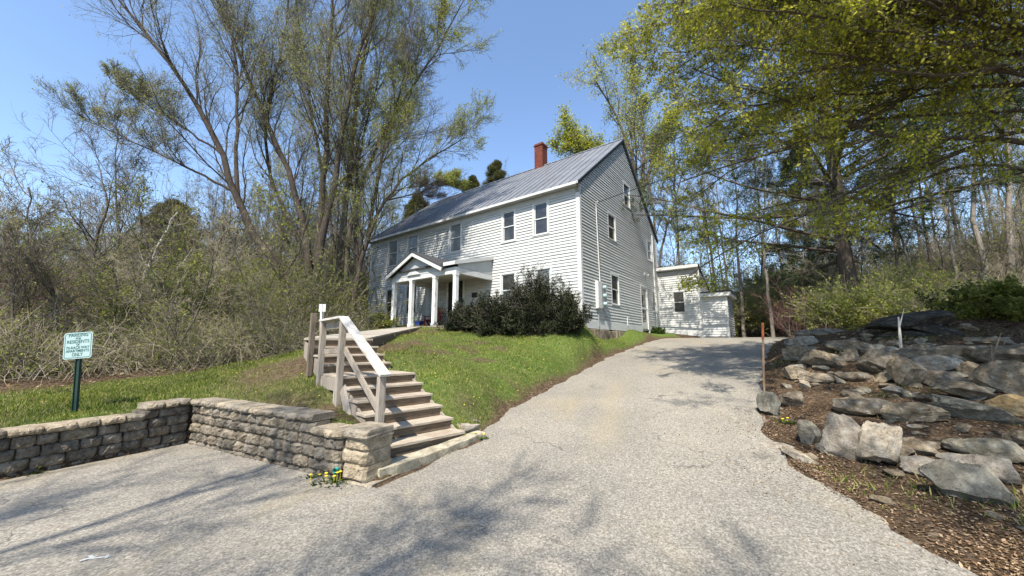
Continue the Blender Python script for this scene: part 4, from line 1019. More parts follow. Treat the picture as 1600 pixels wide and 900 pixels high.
def rads(r0, K, tip=.25):
    return r0[:, None] * (1 - (1 - tip) * np.arange(K) / (K - 1))[None]
def resample(pts, r0, r1, K, rg, jit=.03):
    p = np.array([tuple(q) for q in pts], float); d = np.r_[0, np.cumsum(np.linalg.norm(np.diff(p, axis=0), axis=1))]
    # catmull-rom through linear resample of a smoothed curve
    t = np.linspace(0, d[-1], K); out = np.stack([np.interp(t, d, p[:, i]) for i in range(3)], -1)
    for _ in range(2): out[1:-1] = (out[:-2] + 2 * out[1:-1] + out[2:]) / 4
    out[1:] += rg.normal(size=(K - 1, 3)) * jit * np.array([1, 1, .3])
    return out[None], (r0 + (r1 - r0) * np.linspace(0, 1, K) ** .8)[None]
def leaf_on(nb, P, M_, rg, size, m=1, spread=.02, t0=.2, droop=0., wd=.28, rate=1., gate=None):
    n, K, _ = P.shape
    t = t0 + (1 - t0) * rg.random((n, M_)); f = t * (K - 1); i = np.clip(f.astype(int), 0, K - 2); fr = (f - i)[..., None]; a = np.arange(n)[:, None]
    pos = (P[a, i] * (1 - fr) + P[a, i + 1] * fr).reshape(-1, 3); pos = pos + rg.normal(size=pos.shape) * spread
    if rate < 1: pos = pos[rg.random(len(pos)) < rate]
    if gate is not None: pos = pos[gate(pos)]
    c = len(pos); A = rnd_unit(rg, c); A[:, 2] -= droop; A /= np.linalg.norm(A, axis=1, keepdims=True)
    B = np.cross(A, rnd_unit(rg, c)); B /= np.linalg.norm(B, axis=1, keepdims=True) + 1e-9
    s = size * rg.uniform(.6, 1.35, (c, 1)); nb.leaves(pos, A * s, B * s * wd, m)

def make_tree(name, label, cat, base, stems, seed, n1=12, n2=9, n3=9, n4=0, r1=.45, r2=.45, r3=.42, ang=.8, up=(.06, .05, .03), leaf=.05, nleaf=2, bark='bark', twig='twig', leafm='bud',
              tip=.12, group=None, t1=.25, rate=1., s3=3, wob=.12, tw=.007, t1e=1., gate=None, spread=.02, l1=None, droop=0., rmax=.09, a2=.7, a3=.65):
    rg = np.random.default_rng(seed); rt = root(name, base, label, cat, 0, group); o = np.array(tuple(base))
    tr = NB(); cr = NB(); Pl = []
    for (pts, ra, rb) in stems:
        P, Rr = resample(pts, ra, rb, 16, rg); P = P - o
        tr.tubes(P, Rr, 9); 
        p, d, L, r = spawn(P, Rr, n1, t1, t1e, ang, r1, rg, .5, .5, L=l1)
        r = np.clip(r, .010, rmax); P1 = grow(p, d, L, 9, rg, up[0], wob); R1 = rads(r, 9, .2); tr.tubes(P1, R1, 5)
        # the stem tip continues as a branch
        p, d, L, r = spawn(P1, R1, n2, .12, 1, a2, r2, rg, .4, .6); r = np.clip(r, .006, rmax * .4)
        P2 = grow(p, d, L, 7, rg, up[1], wob * 1.2); R2 = rads(r, 7, .3); tr.tubes(P2, R2, 4)
        p, d, L, r = spawn(np.concatenate([P2]), R2, n3, .1, 1, a3, r3, rg, .35, .6, minlen=.12); r = np.clip(r * 0 + tw, tw, .02)
        P3 = grow(p, d, L, 4, rg, up[2], wob * 1.6); cr.tubes(P3, rads(r, 4, .45), s3)
        Q = P3
        if n4:
            p, d, L, r = spawn(P3, rads(r, 4, .5), n4, .1, 1, .6, .5, rg, .3, .7, minlen=.08)
            Q = grow(p, d, L, 3, rg, up[2], wob * 1.6); cr.tubes(Q, np.full((len(Q), 3), tw * .7) * np.array([1, .8, .5]), 3)
        if nleaf: leaf_on(cr, Q, nleaf, rg, leaf, 1, spread, rate=rate, gate=gate, droop=droop)
    a = tr.build('trunk', M[bark], rt, True); b = cr.build('crown', [M[twig], M[leafm]], rt)
    return rt

def W2(pts, Ys):
    if not hasattr(Ys, '__len__'): Ys = [Ys] * len(pts)
    return [at(px, py, y) for (px, py), y in zip(pts, Ys)]
def copy_tree(rt, loc, rz, s, label=None):
    r = rt.copy(); COL.objects.link(r); r.location = loc; r.rotation_euler = (0, 0, rz); r.scale = (s, s, s * random.Random(rz).uniform(.9, 1.15))
    if label: r['label'] = label
    for ch in rt.children:
        c = ch.copy(); COL.objects.link(c); c.parent = r
    return r

# ------------------------------------------------------------------ big trees left of the house
ygate = lambda p: (np.sin(p[:, 0] * 1.1 + 1) + np.sin(p[:, 2] * .9 + p[:, 1]) + np.sin(p[:, 1] * 1.3 + p[:, 0] * .6)) > -.6
s = W2([(462, 470), (455, 434), (402, 388), (374, 325), (352, 250), (316, 172), (262, 95), (200, 20), (140, -60)], [14.5, 14.5, 14.3, 14, 13.8, 13.6, 13.4, 13.2, 13])
s2 = W2([(374, 325), (365, 240), (375, 140), (360, 40), (340, -80)], [14, 14.2, 14.6, 15, 15])
s3 = W2([(345, 240), (280, 195), (225, 160), (175, 130)], [13.8, 13.6, 13.4, 13.2])
s4 = W2([(365, 300), (310, 270), (240, 235), (170, 205), (125, 180)], [14, 13.8, 13.6, 13.4, 13.2])
make_tree('willow_tree', 'big dark trunk leaning hard left then arching up, thin branches spreading to the sky', 'tree', s[0],
          [(s, .18, .025), (s2, .09, .015), (s3, .05, .012), (s4, .055, .012)], 21, 20, 10, 8, 3, r1=.36, r2=.5, r3=.42, ang=.5, up=(.13, .08, .03), nleaf=1, leaf=.055, rate=.9, tw=.0048, rmax=.034, a2=.5, a3=.5, bark='bark_dark')
a = [W2(p, y) for p, y in [
    ([(488, 470), (487, 440), (484, 390), (468, 325), (446, 255), (405, 160), (362, 60), (320, -60)], 15.5),
    ([(488, 470), (489, 440), (497, 370), (509, 250), (514, 120), (520, -20), (524, -160)], 15.8),
    ([(488, 470), (492, 440), (506, 360), (528, 255), (548, 130), (585, 0), (625, -140)], 15.3),
    ([(484, 400), (440, 330), (418, 270), (410, 200), (440, 90), (460, -50)], 16)]]
make_tree('maple_tree', 'tall forked tree whose three trunks rise from one base left of the stairs', 'tree', a[0][0],
          [(a[0], .17, .03), (a[1], .18, .03), (a[2], .17, .03), (a[3], .10, .02)], 22, 24, 10, 9, 3, r1=.28, r2=.5, r3=.42, ang=.45, up=(.12, .08, .04), nleaf=2, leaf=.055, rate=.8, tw=.0048, bark='bark_dark', rmax=.034, a2=.5, a3=.5)
a = [W2(p, y) for p, y in [
    ([(527, 500), (528, 452), (531, 380), (547, 260), (560, 130), (590, -10), (620, -120)], 17),
    ([(540, 505), (538, 452), (545, 350), (572, 260), (625, 160), (690, 70), (730, -10)], 17.2),
    ([(527, 452), (515, 330), (490, 200), (470, 60), (450, -80)], 17.4)]]
make_tree('maple_tree', 'upright pair of pale trunks standing just behind the forked tree', 'tree', a[0][0],
          [(a[0], .17, .03), (a[1], .15, .025), (a[2], .1, .02)], 23, 24, 10, 9, 3, r1=.28, r2=.5, r3=.42, ang=.5, up=(.10, .06, .03), nleaf=4, leaf=.06, rate=.9, rmax=.034, a2=.5, a3=.5, gate=ygate, leafm='leaf', tw=.0055)
a = [W2(p, y) for p, y in [
    ([(546, 505), (551, 480), (560, 430), (574, 370), (598, 315), (640, 268), (690, 235), (728, 215)], 16.2),
    ([(574, 370), (588, 290), (606, 200), (640, 110), (680, 40)], 16.4),
    ([(560, 430), (552, 340), (560, 240), (590, 130), (610, 20)], 16.6),
    ([(598, 315), (660, 300), (710, 285)], 16.2)]]
make_tree('maple_tree', 'slender tree leaning right across the left corner of the house with pale new leaves', 'tree', a[0][0],
          [(a[0], .13, .02), (a[1], .08, .015), (a[2], .08, .015), (a[3], .04, .012)], 24, 20, 10, 9, 3, r1=.38, r2=.5, r3=.42, ang=.6, nleaf=4, leaf=.055, rate=.9, bark='bark_dark', rmax=.034, a2=.5, a3=.5, gate=ygate, leafm='bud', tw=.005)
# small trees and snags at far left
def G(px, Y, dz=0.): x = (px - 800) / FPX * Y; x = float(x); return Vector((x, Y, Hs(x, Y) + dz))
for i, (px, Y, pts, r, lb) in enumerate([
    (88, 9.5, [(85, 540), (88, 470), (72, 430), (55, 385), (38, 330)], .065, 'crooked bare tree with two stems right behind the parking sign'),
    (30, 9.0, [(28, 560), (25, 520), (15, 470), (22, 425), (30, 390)], .045, 'short crooked bare tree at the far left edge'),
    (148, 13.5, [(146, 520), (147, 440), (142, 390), (160, 345), (172, 320), (150, 250)], .12, 'bare tree with dark crooked crown between the sign and the pale snag'),
    (195, 15., [(192, 520), (190, 440), (188, 350), (178, 290), (185, 200)], .08, 'thin straight bare tree just left of the pale broken snag')]):
    b0_ = G(px, Y, -.1); s = [b0_] + W2(pts, Y)
    make_tree('bare_tree', lb, 'tree', b0_, [(s, r, .012)], 40 + i, 12, 8, 7, 3, r1=.42, r2=.5, r3=.5, ang=.9, nleaf=1, leaf=.045, rate=.3, tw=.005, t1=.3)
b0_ = G(212, 12.5, -.1); s = [b0_] + W2([(214, 520), (218, 470), (240, 405), (246, 380), (276, 330)], 12.5)
make_tree('dead_tree', 'pale broken dead trunk leaning right in the thicket with peeling bark', 'tree', b0_, [(s, .12, .02)], 50, 3, 3, 2, 0, r1=.25, r2=.4, r3=.4, nleaf=0, bark='bark_pale', twig='twig_tan', t1=.5)

# ------------------------------------------------------------------ prototypes for the woods
def proto(name, cat, Hh, seed, r, lean=.3, **k):
    rg = random.Random(seed); pts = []; x = y = 0; lx, ly = rg.uniform(-lean, lean), rg.uniform(-lean, lean)
    for i in range(7):
        pts.append((x, y, Hh * i / 6 - .2)); x += lx * rg.uniform(.2, 1.6) + rg.uniform(-.2, .2); y += ly * rg.uniform(.2, 1.6) + rg.uniform(-.2, .2)
    return make_tree(name, '-', cat, (0, 0, 0), [(pts, r, .02)], seed, **k)
PR = [proto('woodland_tree', 'tree', 14, 60, .13, n1=16, n2=8, n3=6, n4=2, r1=.32, ang=.7, nleaf=1, leaf=.09, rate=.5, tw=.009, t1=.3, up=(.1, .06, .04)),
      proto('woodland_tree', 'tree', 17, 61, .17, n1=16, n2=8, n3=6, n4=2, r1=.28, ang=.65, nleaf=1, leaf=.09, rate=.3, tw=.009, t1=.35, up=(.1, .06, .04)),
      proto('woodland_tree', 'tree', 11, 62, .08, n1=14, n2=8, n3=6, n4=2, r1=.32, ang=.8, nleaf=2, leaf=.10, rate=.8, tw=.009, t1=.2, leafm='leaf', up=(.1, .06, .04)),
      proto('woodland_tree', 'tree', 9, 63, .06, lean=.5, n1=12, n2=8, n3=6, n4=2, r1=.4, ang=.8, nleaf=1, leaf=.08, rate=.4, tw=.008, t1=.15, up=(.1, .06, .04)),
      proto('woodland_tree', 'tree', 15, 64, .12, lean=.5, n1=15, n2=8, n3=6, n4=2, r1=.3, ang=.6, nleaf=1, leaf=.09, rate=.3, tw=.009, t1=.4, bark='bark_dark')]
SHRUB = [proto('sapling', 'tree', 4.2, 66, .03, lean=.35, n1=12, n2=7, n3=6, n4=2, r1=.5, ang=.8, nleaf=2, leaf=.07, rate=.8, tw=.006, t1=.08, leafm='leaf_shrub'),
         proto('sapling', 'tree', 5, 67, .03, lean=.4, n1=12, n2=7, n3=6, n4=2, r1=.5, ang=.8, nleaf=1, leaf=.06, rate=.25, tw=.006, t1=.08, twig='twig_tan'),
         proto('sapling', 'tree', 3.2, 68, .025, lean=.3, n1=12, n2=7, n3=6, n4=2, r1=.5, ang=.8, nleaf=3, leaf=.08, rate=.9, tw=.006, t1=.05, leafm='bud')]
rr_ = random.Random(77)
BINS = {'L': ['beyond the left edge behind the sign', 'behind the parking sign', 'behind the pale broken snag', 'behind the big leaning trunk', 'between the forked tree and the house'],
        'B': ['behind the left half of the roof', 'behind the chimney', 'behind the gable peak', 'behind the wing'],
        'R': ['right of the lean-to shed', 'around the big pine', 'above the stone wall', 'above the dark bush at right', 'beyond the right edge'],
        'SL': ['behind the sign', 'behind the broken snag', 'behind the leaning trunk', 'beside the house end'],
        'SF': ['edge above the wall end', 'edge behind the sign', 'edge above the wall corner', 'edge left of the stairs'], 'SR': ['right of the shed', 'left of the big pine', 'right of the big pine', 'above the stone wall', 'above the dark bush']}
def near_house(x, y, m=1.5):
    dx, dy = x - C0[0], y - C0[1]; lx = dx * .799 - dy * .602; ly = dx * .602 + dy * .799
    return -14 - m < lx < 4.5 + m and -3 < ly < 10.5 + m
used = set()
def scatter(protos, n, pxr, Yr, zone, labels, smin=.85, smax=1.2, mind=1.6, capel=None):
    pl = []; tries = 0
    while len(pl) < n and tries < n * 40:
        tries += 1
        px = rr_.uniform(*pxr); Y = Yr[0] + (Yr[1] - Yr[0]) * rr_.random() ** 1.1; x = (px - 800) / FPX * Y
        if near_house(x, Y) or any((x - a) ** 2 + (Y - b) ** 2 < mind ** 2 for a, b in pl): continue
        if float(road_dist(np.array([x]), np.array([Y]))[0]) < 1.6: continue
        k = rr_.randrange(len(protos)); s_ = rr_.uniform(smin, smax); z = Hs(x, Y)
        if capel:
            hmax = capel(px) * Y + CAM_H - z; hh = {0: 15, 1: 18, 2: 12, 3: 10, 4: 16}[k] if protos is PR else 6
            if hmax < 5: continue
            s_ = min(s_, hmax / hh)
        p_ = protos[k]; pl.append((x, Y)); key = (id(p_))
        if key not in used: used.add(key); p_.location = (x, Y, z - .1); p_.rotation_euler = (0, 0, 0); p_.scale = (s_,) * 3; o = p_
        else: o = copy_tree(p_, (x, Y, z - .1), rr_.uniform(0, 6.28), s_)
        if protos is PR: ad = ['thin grey', 'tall grey', 'leafing', 'short leaning', 'tall dark'][k]
        else: ad = ['green leaved', 'bare tan', 'pale budding'][k]
        bins = BINS[labels]; bi = min(len(bins) - 1, int((px - pxr[0]) / (pxr[1] - pxr[0]) * len(bins))); fr_ = 'front' if Y < (Yr[0] * 1.45) else 'back'
        o['label'] = f'{ad} {"tree" if protos is PR else "sapling"} in the {fr_} of the woods {bins[bi]}'; o['group'] = f'{ad} {"trees" if protos is PR else "saplings"} {bins[bi]}'
    return pl
# elevation caps (tangent) so crowns stay under the skyline seen in the photograph
cL = lambda px: float(np.interp(px, [-300, 0, 60, 140, 300, 620, 700, 760], [.15, .17, .20, .27, .48, .60, .40, .34]))
cB = lambda px: float(np.interp(px, [600, 700, 780, 860, 900, 1040, 1100], [.42, .30, .40, .55, .62, .62, .66]))
cR = lambda px: float(np.interp(px, [1030, 1250, 1400, 1700], [.60, .7, .72, .75]))
scatter(PR, 46, (-260, 600), (17, 48), 'bare trees in the woods left of the house', 'L', .8, 1.25, 1.7, cL)
scatter(PR, 26, (600, 1060), (33, 60), 'bare trees beyond the house', 'B', .8, 1.2, 2, cB)
scatter(PR, 60, (1050, 1900), (18.5, 55), 'bare trees in the woods right of the house', 'R', .8, 1.25, 1.6, cR)
scatter(SHRUB, 38, (-150, 560), (11.5, 30), 'saplings in the left woods', 'SL', .8, 1.4, 1.1)
scatter(SHRUB, 50, (1130, 1800), (16, 34), 'saplings in the right woods', 'SR', .7, 1.3, 1.0)

for i, (px, Y, pts, r, lb) in enumerate([
    (1540, 17, [(1538, 440), (1530, 370), (1515, 320), (1530, 240), (1545, 130), (1540, 0)], .13, 'sinuous grey trunk rising in the right woods above the capstones'),
    (1585, 19, [(1582, 440), (1578, 350), (1572, 260), (1585, 120), (1600, -20)], .17, 'pale straight trunk at the far right edge of the woods'),
    (1440, 18, [(1432, 440), (1415, 390), (1395, 340), (1380, 280), (1375, 200)], .08, 'thin grey trunk leaning left between the pine and the sinuous trunk'),
    (1500, 21, [(1496, 440), (1480, 350), (1468, 280), (1460, 180), (1470, 60)], .10, 'slim pale trunk behind the sinuous grey trunk'),
    (1205, 20, [(1200, 450), (1190, 380), (1185, 300), (1170, 200)], .10, 'slim grey trunk right of the lean-to shed'),
    (1160, 23, [(1158, 450), (1150, 380), (1152, 300), (1140, 220)], .12, 'pale trunk directly behind the lean-to shed')]):
    b0_ = G(px, Y, -.1); s = [b0_] + W2(pts, Y)
    make_tree('bare_tree', lb, 'tree', b0_, [(s, r, .015)], 140 + i, 14, 8, 7, 3, r1=.26, r2=.5, r3=.5, ang=.6, nleaf=1, leaf=.07, rate=.5, tw=.007, t1=.35, rmax=.03, bark='bark_light')
scatter(SHRUB, 16, (40, 450), (9.8, 12.5), 'saplings in front of the thicket', 'SF', .45, .8, .8)
# tree with new leaves behind the house, seen over the ridge
b0_ = G(985, 27, -.1)
a = [W2(p, 27) for p in [[(1000, 400), (1000, 300), (985, 230), (955, 165), (930, 125)], [(1000, 400), (1003, 300), (1008, 230), (1000, 160), (985, 115)], [(995, 330), (960, 270), (915, 225), (885, 200)], [(1003, 300), (1030, 230), (1052, 180)], [(990, 300), (950, 250), (900, 240), (872, 225)]]]
make_tree('leafing_tree', 'tree in fresh yellow green leaf rising behind the roof ridge', 'tree', b0_, [([b0_] + a[0], .3, .05), (a[1], .2, .04), (a[2], .15, .03), (a[3], .15, .03), (a[4], .1, .03)], 30, 15, 8, 8, 2, r1=.34, r2=.45, r3=.45, ang=.65, nleaf=3, leaf=.15, tw=.011, rate=.8, leafm='leaf', t1=.3, spread=.22)
b0_ = G(1030, 23.5, -.1)
a = [W2(p, 23.5) for p in [[(1028, 470), (1022, 330), (1008, 250), (1000, 210)], [(1022, 330), (1040, 390), (1045, 300), (1060, 240)]]]
a[1] = W2([(1026, 430), (1040, 360), (1062, 290), (1075, 240)], 23.5)
make_tree('leafing_tree', 'thin young tree beside the gable with scattered small leaves', 'tree', b0_, [([b0_] + a[0], .13, .02), (a[1], .09, .02)], 31, 12, 8, 7, 2, r1=.35, r2=.45, r3=.45, ang=.75, nleaf=2, leaf=.11, tw=.008, rate=.7, leafm='leaf', t1=.3)

# ------------------------------------------------------------------ pines
def pine(name, label, base, Hh, seed, nb_=60, rad=6.5, tufts=7, z0=.15, r0=.34, tuft=.17, dens=9, group=None, arc=None, nm='needle'):
    rg = np.random.default_rng(seed); rt = root(name, base, label, 'tree', 0, group)
    tr = NB(); cr = NB()
    P, Rr = resample([(0, 0, -.3), (.1, 0, Hh * .3), (0, .2, Hh * .6), (.1, 0, Hh)], r0, .04, 16, rg, .02); tr.tubes(P, Rr, 10)
    t = z0 + (1 - z0) * (np.arange(nb_) + rg.random(nb_)) / nb_; az = rg.uniform(0, 2 * np.pi, nb_) if arc is None else rg.uniform(arc[0], arc[1], nb_)
    L = rad * (1 - t) ** .55 * rg.uniform(.55, 1.1, nb_) * np.where(t < .12, .8, 1)
    pos = np.stack([np.interp(t, np.linspace(0, 1, 16), P[0, :, i]) for i in range(3)], -1)
    d = np.stack([np.cos(az), np.sin(az), rg.uniform(-.05, .35, nb_)], -1); d /= np.linalg.norm(d, axis=1, keepdims=True)
    P1 = grow(pos, d, L, 9, rg, .015, .06); R1 = rads(np.clip(L * .012, .02, .09), 9, .2); tr.tubes(P1, R1, 5)
    p, d, L2_, r = spawn(P1, R1, 11, .25, 1, .75, .32, rg, .45, .5); d[:, 2] *= .4
    P2 = grow(p, d, L2_, 5, rg, .03, .09); cr.tubes(P2, rads(np.clip(r, .006, .02), 5, .4), 3)
    p, d, L3, r = spawn(P2, rads(r, 5), tufts, .15, 1, .6, .35, rg, .3, .5, minlen=.1)
    P3 = grow(p, d, L3, 3, rg, .08, .1); cr.tubes(P3, np.full((len(P3), 3), .006), 3)
    # needle tufts
    e = np.repeat(P3[:, 1:].reshape(-1, 3), dens, 0); dd = np.repeat((P3[:, 1:] - P3[:, :-1]).reshape(-1, 3), dens, 0); dd /= np.linalg.norm(dd, axis=1, keepdims=True) + 1e-9
    c = len(e); A = dd * .6 + rnd_unit(rg, c) * .75; A[:, 2] += .15; A /= np.linalg.norm(A, axis=1, keepdims=True)
    B = np.cross(A, rnd_unit(rg, c)); B /= np.linalg.norm(B, axis=1, keepdims=True) + 1e-9
    s = tuft * rg.uniform(.6, 1.2, (c, 1)); cr.leaves(e + rnd_unit(rg, c) * (.22 if nm == 'needle_far' else .03), A * s, B * (.045 * tuft), 1)
    tr.build('trunk', M['bark_dark'], rt, True); cr.build('crown', [M['twig'], M[nm]], rt); return rt
pine('pine_tree', 'big dark pine with thick trunk towering over the right side of the drive', G(1332, 15.2, -.1), 33, 70, 160, 9.4, 9, .10, .30, .21, 13)
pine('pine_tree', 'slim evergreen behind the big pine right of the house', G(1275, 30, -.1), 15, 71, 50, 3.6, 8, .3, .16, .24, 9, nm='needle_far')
for px, Y, Hh, sd_, lb in ((772, 40, 18.4, 72, 'small dark pine top showing over the roof left of the chimney'), (733, 38, 15.6, 73, 'smaller pine top left of the other one above the roof'), (645, 36, 13, 74, 'dark evergreen at the left end of the roof'), (245, 24, 8.4, 75, 'yellowish green evergreen rising in the woods at the left')):
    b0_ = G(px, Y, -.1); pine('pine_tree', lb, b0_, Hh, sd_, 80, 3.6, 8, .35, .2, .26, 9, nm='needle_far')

# ------------------------------------------------------------------ overhanging tree at right
tb = Vector((12.2, 6.6, Hs(12.2, 6.6) - .2)); tr0 = [tb, (12.1, 6.6, 5), (11.9, 6.5, 9), (11.6, 6.4, 13)]
limbs = [
 ([(1900, 130), (1600, 62), (1450, 25), (1300, 8), (1150, 10), (1020, 40), (965, 55)], [6.6, 6.9, 7.1, 7.4, 7.7, 8, 8.1], .07),
 ([(1900, 260), (1600, 214), (1480, 215), (1400, 225), (1270, 165), (1160, 140), (1080, 105)], [6.6, 6.9, 7.1, 7.3, 7.6, 7.9, 8.1], .075),
 ([(1900, 170), (1600, 190), (1530, 222), (1450, 262), (1395, 264), (1260, 335), (1140, 385), (1090, 420)], [6.6, 6.8, 7.0, 7.2, 7.4, 7.8, 8.2, 8.4], .06),
 ([(1900, 60), (1650, 5), (1500, 90), (1380, 180), (1220, 240), (1100, 265), (1030, 300)], [6.6, 6.6, 6.9, 7.2, 7.6, 8.1, 8.4], .06),
 ([(1900, 300), (1620, 262), (1500, 250), (1400, 300), (1300, 300), (1180, 330)], [6.6, 7.0, 7.4, 7.8, 8.4, 9], .05),
 ([(1900, -60), (1600, -60), (1400, -60), (1250, -20), (1120, 60), (1040, 120)], [6.2, 6.2, 6.4, 6.8, 7.4, 8], .06),
 ([(1900, -100), (1650, 60), (1530, 130), (1420, 120), (1280, 90), (1160, 150), (1080, 220)], [5.6, 5.6, 5.8, 6.1, 6.5, 7, 7.6], .05)]
st_ = [(tr0, .26, .10)]
for pts, Ys, r in limbs:
    w_ = W2(pts, Ys); w_[0] = Vector((11.95, 6.5, min(12, max(4, w_[0].z * .9)))); st_.append((w_, r, .012))
for zz_, ex, ey, ez, r in ((8, 5.5, 2.0, 8.6, .07), (9, 3.5, 3.8, 9.2, .07), (9.5, 6.5, 4.5, 10.2, .06), (7, 8, 2.6, 7.4, .06), (8.5, 4.8, .2, 9.2, .06), (9.5, 7.5, -.5, 9.5, .06), (8, 9, 4.2, 8.0, .06), (6.5, 7.6, 9.5, 7.5, .05), (7.5, 10, 10.5, 8.5, .05)):
    a_ = Vector((11.95, 6.5, zz_)); b_ = Vector((ex, ey, ez)); st_.append(([a_, a_.lerp(b_, .35) + Vector((0, 0, .5)), a_.lerp(b_, .7) + Vector((.1, .2, .45)), b_], r, .012))
for pts, Ys, r in [([(1700, -60), (1400, -40), (1200, 0), (1080, 20), (1000, 60)], [6.4, 6.8, 7.2, 7.6, 8], .05), ([(1700, 100), (1450, 120), (1300, 210), (1150, 250), (1060, 330)], [6.4, 6.8, 7.4, 8, 8.6], .05)]:
    w_ = W2(pts, Ys); st_.append(([Vector((11.95, 6.5, 9))] + w_, r, .012))
for ex, ey, ez in [(2.7, 4.4, 7.4), (3.5, 5.2, 7.0), (4.2, 5.9, 6.8), (3.0, 5.6, 7.8), (4.6, 4.8, 7.2), (3.8, 4.2, 7.8), (3.4, 7.6, 8.2), (4.4, 8.4, 7.2), (2.9, 6.6, 8.6), (5.2, 8.6, 6.6), (3.9, 7.2, 9.6), (4.8, 7.0, 8.6), (5.6, 9.4, 7.8), (3.2, 8.2, 9.4)]:
    a_ = Vector((11.95, 6.5, ez * .9)); b_ = Vector((ex, ey, ez)); st_.append(([a_, a_.lerp(b_, .3) + Vector((0, 0, .3)), a_.lerp(b_, .65) + Vector((.1, .2, .4)), b_], .045, .012))
rgo = random.Random(31)
for ex, ey, ez in [(1.6, -2.6, 8.8), (3.2, -2.8, 8.2), (4.8, -2.6, 8.6), (6.4, -2.4, 8.0), (2.4, -1.4, 9.6), (5.4, -.4, 9.4), (7.8, -1.6, 8.6), (2.0, .4, 10.2), (2.6, -.6, 8.4), (3.6, 1.0, 8.2), (4.6, 2.2, 8.6), (5.6, .9, 8.0), (3.0, 2.6, 9.6), (6.4, 2.4, 7.6), (7.4, 1.2, 7.8), (8.4, 3.2, 7.2), (4.2, -1.2, 9.0), (6.0, -1.0, 8.8), (2.8, 4.6, 9.4), (3.2, 6.0, 9.6), (4.0, 7.2, 9.2), (2.4, 5.4, 8.8), (4.8, 5.6, 10.4), (9.0, 1.0, 7.0)]:
    a_ = Vector((11.95, 6.5, rgo.uniform(7, 10))); b_ = Vector((ex, ey, ez)); st_.append(([a_, a_.lerp(b_, .3) + Vector((0, 0, .5)), a_.lerp(b_, .65) + Vector((.1, .2, .5)), b_], .05, .012))
make_tree('overhanging_tree', 'near tree leaning in from the right with long limbs of small yellow green leaves', 'tree', tb, st_, 80, 10, 9, 9, 0, r1=.27, r2=.5, r3=.45, ang=.75, up=(.0, -.005, -.01), nleaf=4, leaf=.07, rate=.85, leafm='leaf', tw=.0035, t1=.22, spread=.035, droop=.5, wob=.14)

# tree behind the camera that casts the long branch shadows
tb = Vector((-7.4, -5.6, -.05)); tops = [(-8.5, -5.5, 13), (-3.5, -4.5, 12.5), (-6.2, -2.2, 13), (-1.5, -6.5, 13), (-10.5, -3, 12)]
st_ = [([tb, (-7.2, -5.5, 2.5), (-7.0, -5.3, 5)] + [tuple(Vector((-7.0, -5.3, 5)).lerp(Vector(t), f)) for f in (.35, .7, 1)], .2 if i == 0 else .09, .02) for i, t in enumerate(tops)]
for i in range(1, len(st_)): st_[i] = (st_[i][0][2:], .09, .02)
make_tree('bare_tree', 'bare tree standing behind the viewer at the edge of the parking area', 'tree', tb, st_, 81, 13, 8, 7, 0, r1=.42, r2=.5, r3=.5, ang=.6, nleaf=0, tw=.012, t1=.3)

# ------------------------------------------------------------------ shrubs
def bush(name, label, cat, c, dims, seed, n=60, leafm='yew', leaf=.05, tl=.22, bark='bark_dark', n2=14, n3=7, nl=5, wd=.16, upb=.9, group=None, twig='twig', fan=1.0, rate=1.):
    rg = np.random.default_rng(seed); rt = root(name, c, label, cat, 0, group); tr = NB(); cr = NB()
    az = rg.uniform(0, 2 * np.pi, n); el = rg.uniform(.12, 1.45, n)
    tgt = np.stack([np.cos(az) * np.cos(el) * dims[0], np.sin(az) * np.cos(el) * dims[1], np.sin(el) * dims[2]], -1) * rg.uniform(.62, 1.28, (n, 1))
    p0 = np.stack([np.cos(az) * dims[0] * .35 * rg.random(n), np.sin(az) * dims[1] * .35 * rg.random(n), np.zeros(n) - .05], -1)
    d = tgt - p0; L = np.linalg.norm(d, axis=1); d /= L[:, None]
    P1 = grow(p0, d, L, 7, rg, .02, .08); R1 = rads(np.full(n, .018), 7, .25); tr.tubes(P1, R1, 4)
    p, dd, L2_, r = spawn(P1, R1, n2, .2, 1, .8, .3, rg, .5, .5, minlen=.08); P2 = grow(p, dd, L2_, 5, rg, .05, .12); cr.tubes(P2, rads(np.full(len(P2), .005), 5, .4), 3)
    p, dd, L3, r = spawn(P2, rads(np.full(len(P2), .004), 5), n3, .1, 1, .7, .3, rg, .3, .5, minlen=.07); P3 = grow(p, dd, L3, 4, rg, .05, .1); cr.tubes(P3, np.full((len(P3), 4), .0028), 3)
    leaf_on(cr, P3, nl, rg, leaf, 1, .012, .0, 0, wd, rate)
    tr.build('trunk', M[bark], rt); cr.build('crown', [M[twig], M[leafm]], rt); return rt
def Gxy(x, y): return Vector((x, y, Hs(x, y) - .03))
bush('yew_bush', 'sprawling dark yew in the middle of the clump before the porch end', 'shrub', Gxy(-.55, 12.9), (1.1, .8, 1.25), 90, 80, nl=9, leaf=.05, n2=13)
bush('yew_bush', 'lowest dark yew at the left end of the clump by the porch post', 'shrub', Gxy(-1.7, 13.6), (.95, .75, .85), 91, 64, nl=9, leaf=.05, n2=13)
bush('yew_bush', 'tallest dark yew with upright shoots in front of the right ground floor windows', 'shrub', Gxy(.75, 12.7), (1.1, .85, 1.85), 92, 92, nl=9, leaf=.05, n2=14)
bush('yew_bush', 'dark yew at the right end of the clump near the house corner', 'shrub', Gxy(1.75, 12.6), (.8, .7, 1.3), 93, 64, nl=9, leaf=.05, n2=13)
bush('foundation_shrub', 'light green leafy shrub at the left porch post', 'shrub', Gxy(-5.9, 17.2), (.75, .55, .5), 94, 30, leafm='leaf_shrub', leaf=.07, nl=4, wd=.3)
bush('foundation_shrub', 'low green plant at the foot of the gable wall near the storm door', 'shrub', Gxy(7.9, 20.2), (.5, .25, .22), 95, 18, leafm='leaf_dark', leaf=.08, nl=4, wd=.35)
